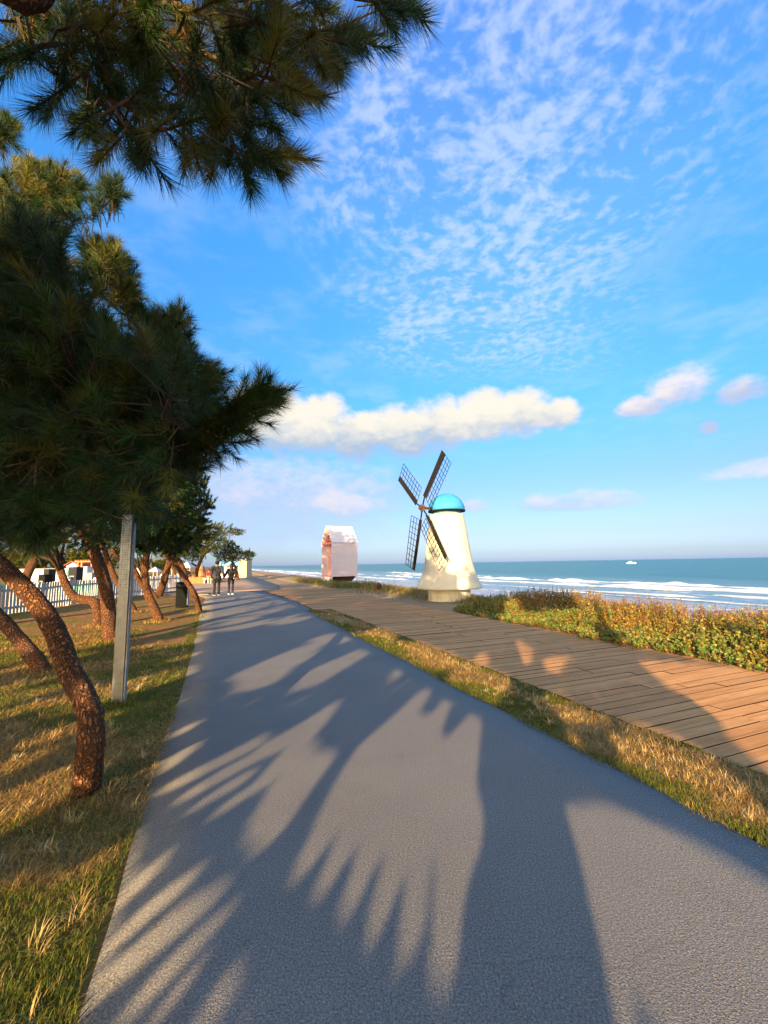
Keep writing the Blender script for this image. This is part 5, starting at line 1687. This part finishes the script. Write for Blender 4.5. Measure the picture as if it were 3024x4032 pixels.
# tents and buildings far along the shore
def tent(label, px, y, wpx, hpx, mat):
    c_ = AT(px, 2240, y)
    W_ = wpx * y / FPX
    H_ = hpx * y / FPX
    r_ = tag(empty('canopy_tent', (c_[0], y, 0)), label, 'tent', 'tents on the far plaza')
    m_ = MB()
    e_ = H_ * 0.62
    m_.add([(-W_ / 2, -W_ / 2, e_), (W_ / 2, -W_ / 2, e_), (W_ / 2, W_ / 2, e_), (-W_ / 2, W_ / 2, e_), (0, 0, H_), (-W_ / 2, -W_ / 2, e_ * 0.86), (W_ / 2, -W_ / 2, e_ * 0.86), (W_ / 2, W_ / 2, e_ * 0.86), (-W_ / 2, W_ / 2, e_ * 0.86)],
           [(0, 1, 4), (1, 2, 4), (2, 3, 4), (3, 0, 4), (5, 6, 1, 0), (6, 7, 2, 1), (7, 8, 3, 2), (8, 5, 0, 3)])
    m_.build('canopy', mat, r_)
    for sx in (-1, 1):
        for sy in (-1, 1):
            MB().tube([(sx * W_ * 0.48, sy * W_ * 0.48, 0), (sx * W_ * 0.48, sy * W_ * 0.48, e_)], 0.04, 6).build('leg', M_white, r_)


tent('white canopy tent on the far plaza left of the forked pine', 545, 60, 34, 44, M_white)
tent('red-orange canopy tent seen past the forked pine', 566, 72, 24, 48, M_terra)
tent('white canopy tent between the fence end and the dark leaning pine', 612, 66, 34, 40, M_white)
tent('orange canopy tent right of the dark leaning pine', 672, 58, 22, 58, M_orange)
tent('white canopy tent behind the scooter rider', 735, 80, 48, 52, M_white)
hill_x = np.linspace(-1, 1, 60)
hl_c = AT(640, 2236, 2600.0)
mb = MB()
for i, f_ in enumerate(hill_x):
    h_ = 30 + 55 * (1 - f_ * f_) * (0.5 + 0.7 * vnoise(f_ * 5, 0, 3))
    mb.v += [(hl_c[0] - 150 + f_ * 330, 2600 - 60, -6.0), (hl_c[0] - 150 + f_ * 330, 2600, h_), (hl_c[0] - 150 + f_ * 330, 2760, -6.0)]
for i in range(59):
    mb.f += [(i * 3, i * 3 + 3, i * 3 + 4, i * 3 + 1), (i * 3 + 1, i * 3 + 4, i * 3 + 5, i * 3 + 2)]
tag(mb.build('hills', M_hill, None, smooth=True), kind='structure')
for i, (px, wpx, hpx) in enumerate([(600, 8, 22), (622, 6, 30), (634, 7, 26), (651, 5, 20)]):
    c_ = AT(px, 2238, 700.0)
    r_ = tag(empty('tower_block', (c_[0], 700 + 12 * i, 0)), ['leftmost pale tower block on the far skyline', 'tallest pale tower block on the far skyline', 'pale tower block right of the tallest on the skyline', 'rightmost pale tower block on the far skyline'][i], 'building', 'towers on the far skyline')
    W_, H_ = wpx * 700 / FPX, hpx * 700 / FPX
    MB().box((0, 0, H_ / 2), (W_, W_, H_)).build('wall', M_pale, r_)
    MB().box((0, 0, H_ + 0.5), (W_ * 0.5, W_ * 0.5, 1.0)).build('roof', M_pale, r_)
    for fl in range(int(H_ / 1.6)):
        MB().box((0, -W_ / 2 - 0.03, 0.9 + fl * 1.6), (W_ * 0.8, 0.08, 0.7)).build('window', M_glass, r_)

# ------------------------------------------------------------------ grass
def blades(pos, hgt, wid, lean, tone, curl=0.5):
    n = len(pos)
    a = rng.random(n) * 2 * math.pi
    d = np.stack([np.cos(a), np.sin(a), np.zeros(n)], -1)
    sdv = np.stack([-np.sin(a), np.cos(a), np.zeros(n)], -1) * (wid / 2)[:, None]
    up = np.array([0, 0, 1.0])
    l1 = np.cos(lean)[:, None] * up + np.sin(lean)[:, None] * d
    l2 = np.cos(lean + curl)[:, None] * up + np.sin(lean + curl)[:, None] * d
    mid = pos + l1 * (hgt * 0.55)[:, None]
    tip = mid + l2 * (hgt * 0.45)[:, None]
    tip[:, 2] = np.maximum(tip[:, 2], pos[:, 2] + 0.006)
    q1 = np.stack([pos - sdv, pos + sdv, mid + sdv * 0.8, mid - sdv * 0.8], 1)
    q2 = np.stack([mid - sdv * 0.8, mid + sdv * 0.8, tip + sdv * 0.12, tip - sdv * 0.12], 1)
    return np.concatenate([q1, q2]), np.concatenate([tone, tone])


GREEN, OLIVE, STRAW, PALE = np.array([0.085, 0.14, 0.010]), np.array([0.19, 0.165, 0.015]), np.array([0.40, 0.215, 0.04]), np.array([0.50, 0.33, 0.11])


def lawn_tones(x, y, bias=0.0):
    n1_ = 0.6 * vnoise(x * 1.1, y * 1.1, 51) + 0.4 * vnoise(x * 3.1, y * 3.1, 52) + bias
    f_ = np.clip((n1_ - 0.47) / 0.16, 0, 1)
    straw = rng.random(len(x)) < f_ * 0.85 + 0.06
    t1 = rng.random((len(x), 1))
    g_ = GREEN * (1 - t1) + OLIVE * t1
    s_ = STRAW * (1 - t1) + PALE * t1 * 1.0
    return np.where(straw[:, None], s_, g_) * rng.uniform(0.7, 1.2, (len(x), 1)), straw


NG = 140000
y_ = 1.15 * np.exp(rng.random(NG) * math.log(15.0 / 1.15))
e_ = (QL - 0.01 + 0.06 * (vnoise(y_ * 3.5, y_ * 0, 55) - 0.4) - y_ * PN[1]) / PN[0]
x_ = e_ - (rng.random(NG) ** 1.0) * (e_ + 0.99 * y_ + 0.7)
s_, q_ = x_ * PD[0] + y_ * PD[1], x_ * PN[0] + y_ * PN[1]
bare = (0.6 * vnoise(x_ * 0.45, y_ * 0.45, 61) + 0.4 * vnoise(x_ * 1.5, y_ * 1.5, 62)) > np.interp(y_, [5, 7.5, 12, 15], [0.95, 0.60, 0.42, 0.38])
bare &= (q_ < QL - 0.25)
x_, y_, s_, q_ = x_[~bare], y_[~bare], s_[~bare], q_[~bare]
tone, straw = lawn_tones(x_, y_)
pos_ = np.stack([x_, y_, np.where(q_ > QL - 0.02, -0.004, ground_z(s_, q_) + 0.002)], -1)
sc_y = np.clip(y_ / 3.0, 0.8, 3.0)
hg = np.where(straw, rng.uniform(0.035, 0.09, len(x_)), rng.uniform(0.022, 0.05, len(x_))) * (0.8 + 0.12 * sc_y)
ln_ = np.where(straw, rng.uniform(0.75, 1.5, len(x_)), rng.uniform(0.1, 0.9, len(x_)))
P, T = blades(pos_, hg, 0.0038 * sc_y * rng.uniform(0.7, 1.3, len(x_)), ln_, tone)
tag(soup('lawn_grass', P, T, M_grass), 'patchy green and straw-coloured grass under the pines', 'grass', kind='stuff')

NV = 62000
s_ = 0.6 * np.exp(rng.random(NV) * math.log(13.5 / 0.6)) + 0.3
f_ = rng.random(NV)
qa, qb = QR - 0.05 * vnoise(s_ * 4.0, s_ * 0, 56), BL_ + 0.02
q_ = qa + f_ * (qb - qa)
x_, y_ = s_ * PD[0] + q_ * PN[0], s_ * PD[1] + q_ * PN[1]
mid_straw = 0.42 * np.exp(-((f_ - 0.60) / 0.24) ** 2) - 0.10
bare = (vnoise(x_ * 2.0, y_ * 2.0, 71) > np.interp(s_, [7, 12], [0.98, 0.60])) & (f_ > 0.3) & (f_ < 0.85)
x_, y_, s_, q_, ms = x_[~bare], y_[~bare], s_[~bare], q_[~bare], mid_straw[~bare]
tone, straw = lawn_tones(x_, y_, ms)
pos_ = np.stack([x_, y_, np.full(len(x_), -0.012)], -1)
sc_y = np.clip(y_ / 3.0, 0.9, 3.0)
hg = np.where(straw, rng.uniform(0.04, 0.10, len(x_)), rng.uniform(0.025, 0.055, len(x_))) * (0.8 + 0.12 * sc_y)
ln_ = np.where(straw, rng.uniform(0.7, 1.45, len(x_)), rng.uniform(0.1, 0.9, len(x_)))
P, T = blades(pos_, hg, 0.0038 * sc_y * rng.uniform(0.7, 1.3, len(x_)), ln_, tone)
tag(soup('verge_grass', P, T, M_grass), 'strip of short green and dry grass between path and boardwalk', 'grass', kind='stuff')

# ------------------------------------------------------------------ coastal scrub
def leaf_quads(c, d, size, tone):
    n = len(c)
    d = unit(d)
    sd = unit(np.cross(d, rng.normal(0, 1, (n, 3)) + np.array([0, 0, 1.2])))
    s1 = size[:, None]
    return np.stack([c, c + d * s1 * 0.55 + sd * s1 * 0.42, c + d * s1, c + d * s1 * 0.55 - sd * s1 * 0.42], 1), tone


def scrub(name, label, s0, s1, qf, qb, n, hmax, green=0.5, leaf=0.045, per=14):
    s = rng.uniform(s0, s1, n)
    f = rng.random(n)
    qa = qf(s)
    q = qa + f * (qb(s) - qa) + rng.normal(0, 0.07, n)
    x, y = s * PD[0] + q * PN[0], s * PD[1] + q * PN[1]
    lump = vnoise(x * 1.2, y * 1.2, 81)
    h = hmax * np.clip(0.28 + 0.9 * f + 0.5 * (lump - 0.5), 0.2, 1.25) * rng.uniform(0.65, 1.2, n)
    z = ground_z(s, q)
    base = np.stack([x, y, z], -1)
    lean = np.stack([rng.normal(0, 0.25, n), rng.normal(0, 0.25, n), np.ones(n)], -1)
    lean[:, :2] -= (PN[:2] * ((1 - f) * 0.45)[:, None])
    lean = unit(lean)
    u = rng.random((n, per)) ** 0.6
    c = base[:, None] + lean[:, None] * (h[:, None] * (0.25 + 0.75 * u))[..., None] + rng.normal(0, 0.012, (n, per, 3))
    d = rng.normal(0, 1, (n, per, 3)) + np.array([0, 0, 0.55])
    gfrac = np.clip(green + 1.1 * (0.38 - f) + 0.9 * (lump - 0.5), 0.05, 0.97)
    isg = rng.random(n) < gfrac
    t1 = rng.random((n, 1))
    tg = np.array([0.06, 0.14, 0.025]) * (1 - t1) + np.array([0.25, 0.25, 0.05]) * t1
    to = np.array([0.27, 0.22, 0.035]) * (1 - t1) + np.array([0.29, 0.155, 0.035]) * t1
    tone_ = np.where(isg[:, None], tg, to)
    tone_ = (tone_[:, None, :] * rng.uniform(0.7, 1.3, (n, per, 1))).reshape(-1, 3)
    size = (leaf * rng.uniform(0.6, 1.25, (n, per)) * np.where(isg, 1.0, 0.75)[:, None]).ravel()
    P, T = leaf_quads(c.reshape(-1, 3), d.reshape(-1, 3), size, tone_)
    root = tag(empty(name), label, 'scrub', kind='stuff')
    soup('leaves', P, T, M_leaf, root)
    st = np.concatenate([twigs(base, lean, h, 0.0045)])
    ex = rng.choice(n, n * 2)
    l2 = unit(lean[ex] + rng.normal(0, 0.35, (len(ex), 3)))
    st2 = twigs(base[ex] + rng.normal(0, 0.05, (len(ex), 3)) * np.array([1, 1, 0]), l2, h[ex] * rng.uniform(0.6, 1.15, len(ex)), 0.003)
    allq = np.concatenate([st, st2])
    tn = np.array([0.30, 0.13, 0.04]) * rng.uniform(0.5, 1.3, (len(allq), 1))
    soup('stems', allq, tn, M_leaf, root)
    return root


edge_f = lambda s: BR_ + 0.25 + 0.35 * (vnoise(s * 0.7, s * 0, 91) - 0.5) + np.clip(s - 11.0, 0, 3) * 0.5 - np.clip(4.5 - s, 0, 3) * 0.10
edge_b = lambda s: 9.5 + 0.6 * (vnoise(s * 0.4, s * 0, 92) - 0.5)
scrub('beach_scrub', 'dense low green and rust beach scrub along the boardwalk edge', 0.0, 11.3, edge_f, edge_b, 6400, 0.46, green=0.40, leaf=0.048, per=16)


def dune_grass(label, pts, n, spread, hgt, yel):
    k_ = rng.integers(0, len(pts), n)
    p_ = np.array([G(*q_) for q_ in pts])[k_] + rng.normal(0, 1, (n, 3)) * np.array([spread, spread, 0])
    s, q = p_ @ PD, p_ @ PN
    p_[:, 2] = ground_z(s, q)
    ok = (q > BR_ + 0.15)
    p_ = p_[ok]
    n = len(p_)
    lump = vnoise(p_[:, 0] * 1.5, p_[:, 1] * 1.5, 95)
    t1 = rng.random((n, 1))
    isy = rng.random(n) < yel
    tone_ = np.where(isy[:, None], np.array([0.34, 0.24, 0.06]) * (1 - t1) + np.array([0.24, 0.13, 0.05]) * t1, np.array([0.09, 0.14, 0.02]) * (1 - t1) + np.array([0.17, 0.18, 0.03]) * t1)
    P, T = blades(p_, hgt * (0.4 + 0.9 * lump) * rng.uniform(0.5, 1.2, n), np.full(n, 0.016), rng.uniform(0.05, 0.7, n), tone_, 0.5)
    return tag(soup('dune_grass', P, T, M_leaf), label, 'dune grass', kind='stuff')


dune_grass('green dune grass round the feet of the gabled house', [(1290, 2303), (1350, 2310), (1400, 2312), (1450, 2318), (1240, 2296), (1180, 2292)], 5200, 0.75, 0.55, 0.35)
dune_grass('low dry dune grass between spotlight and windmill', [(1520, 2330), (1570, 2335), (1620, 2342), (1680, 2352), (1600, 2330), (1480, 2325)], 3600, 0.7, 0.30, 0.6)
dune_grass('yellow dune grass at the plaza end of the boardwalk', [(1020, 2284), (1060, 2287), (1100, 2290), (1130, 2288), (990, 2282)], 3200, 1.0, 0.75, 0.7)
dune_grass('sparse dune grass right behind the windmill', [(1880, 2365), (1850, 2358), (1900, 2375), (1860, 2372)], 1200, 0.35, 0.26, 0.6)
# dry seed stalks standing above the scrub
n_ = 420
s_ = rng.uniform(0.5, 12.5, n_)
q_ = rng.uniform(8.4, 9.8, n_)
x_, y_ = s_ * PD[0] + q_ * PN[0], s_ * PD[1] + q_ * PN[1]
pos_ = np.stack([x_, y_, ground_z(s_, q_)], -1)
P, T = blades(pos_, rng.uniform(0.5, 0.85, n_), np.full(n_, 0.012), rng.uniform(0.0, 0.35, n_), np.tile([[0.22, 0.10, 0.06]], (n_, 1)) * rng.uniform(0.6, 1.3, (n_, 1)), 0.5)
tag(soup('dry_stalks', P, T, M_leaf), 'thin reddish dry stalks rising above the beach scrub', 'stalks', kind='stuff')

# fallen needles and straw blown onto the path
n_ = 520
s_ = 0.9 * np.exp(rng.random(n_) * math.log(12 / 0.9)) + 0.4
side = rng.random(n_) < 0.65
q_ = np.where(side, QL + np.abs(rng.normal(0, 0.30, n_)), QR - np.abs(rng.normal(0, 0.22, n_)))
scat = rng.random(n_) < 0.15
q_ = np.where(scat, rng.uniform(QL, QR, n_), q_)
x_, y_ = s_ * PD[0] + q_ * PN[0], s_ * PD[1] + q_ * PN[1]
P, T = blades(np.stack([x_, y_, np.full(n_, 0.003)], -1), rng.uniform(0.02, 0.06, n_), np.full(n_, 0.0025), rng.uniform(1.46, 1.56, n_), np.tile([[0.36, 0.22, 0.09]], (n_, 1)) * rng.uniform(0.4, 1.3, (n_, 1)), 0.0)
tag(soup('fallen_needles', P, T, M_grass), 'dry needles and straw scattered along the path edges', 'litter', kind='stuff')
# pale straw tufts in the verge and the lawn
def tuft_patch(name, label, cx, cy, cz, per, lmin, lmax):
    n_ = len(cx)
    sc3 = np.clip(cy / 3.0, 0.8, 2.5)
    c_ = np.repeat(np.stack([cx, cy, cz], -1), per, 0) + rng.normal(0, 0.012, (n_ * per, 3)) * np.array([1, 1, 0])
    t1_ = np.repeat(rng.random((n_, 1)), per, 0)
    tn = (np.array([0.42, 0.25, 0.06]) * (1 - t1_) + np.array([0.60, 0.45, 0.20]) * t1_) * rng.uniform(0.75, 1.2, (n_ * per, 1))
    P, T = blades(c_, rng.uniform(lmin, lmax, n_ * per), 0.0042 * np.repeat(sc3, per), rng.uniform(0.35, 1.25, n_ * per), tn, 0.35)
    tag(soup(name, P, T, M_grass), label, 'dry grass', kind='stuff')


n_ = 420
s_ = 0.7 * np.exp(rng.random(n_) * math.log(12.5 / 0.7)) + 0.2
q_ = QR + 0.18 + np.clip(rng.normal(0.30, 0.15, n_), 0, 0.6)
tuft_patch('verge_straw', 'pale dry straw tufts standing in the strip of verge grass', s_ * PD[0] + q_ * PN[0], s_ * PD[1] + q_ * PN[1], np.full(n_, -0.01), 22, 0.035, 0.085)
n_ = 230
y_ = 1.2 * np.exp(rng.random(n_) * math.log(8.5 / 1.2))
x_ = (QL - 0.05 - y_ * PN[1]) / PN[0] - rng.random(n_) * (0.55 * y_ + 0.6)
ok_ = 0.6 * vnoise(x_ * 1.1, y_ * 1.1, 51) + 0.4 * vnoise(x_ * 3.1, y_ * 3.1, 52) > 0.44
x_, y_ = x_[ok_], y_[ok_]
tuft_patch('lawn_straw', 'golden dry straw tufts lying in the lawn under the pines', x_, y_, ground_z(x_ * PD[0] + y_ * PD[1], x_ * PN[0] + y_ * PN[1]), 26, 0.05, 0.11)
# straw round the feet of the near trunks
feet = [(G(335, 3150), 0.13), (G(165, 2640), 0.2), (G(439, 2522), 0.22), (G(390, 2464), 0.2), (G(630, 2445), 0.2), (G(786, 2410), 0.18), (PB, 0.1), (G(527, 2408), 0.2)]
pp = []
for f_, r_ in feet:
    n_ = 420
    a = rng.random(n_) * 2 * math.pi
    rr_ = r_ * (0.75 + np.abs(rng.normal(0, 0.75, n_)))
    pp.append(np.stack([f_[0] + rr_ * np.cos(a), f_[1] + rr_ * np.sin(a), np.full(n_, -0.04)], -1))
pp = np.concatenate(pp)
tone, straw = lawn_tones(pp[:, 0], pp[:, 1], 0.08)
P, T = blades(pp, rng.uniform(0.06, 0.15, len(pp)), 0.0045 * np.clip(pp[:, 1] / 3.0, 0.8, 3.0), rng.uniform(0.1, 1.1, len(pp)), tone)
tag(soup('trunk_grass', P, T, M_grass), 'longer grass and straw round the feet of the trunks', 'grass', kind='stuff')
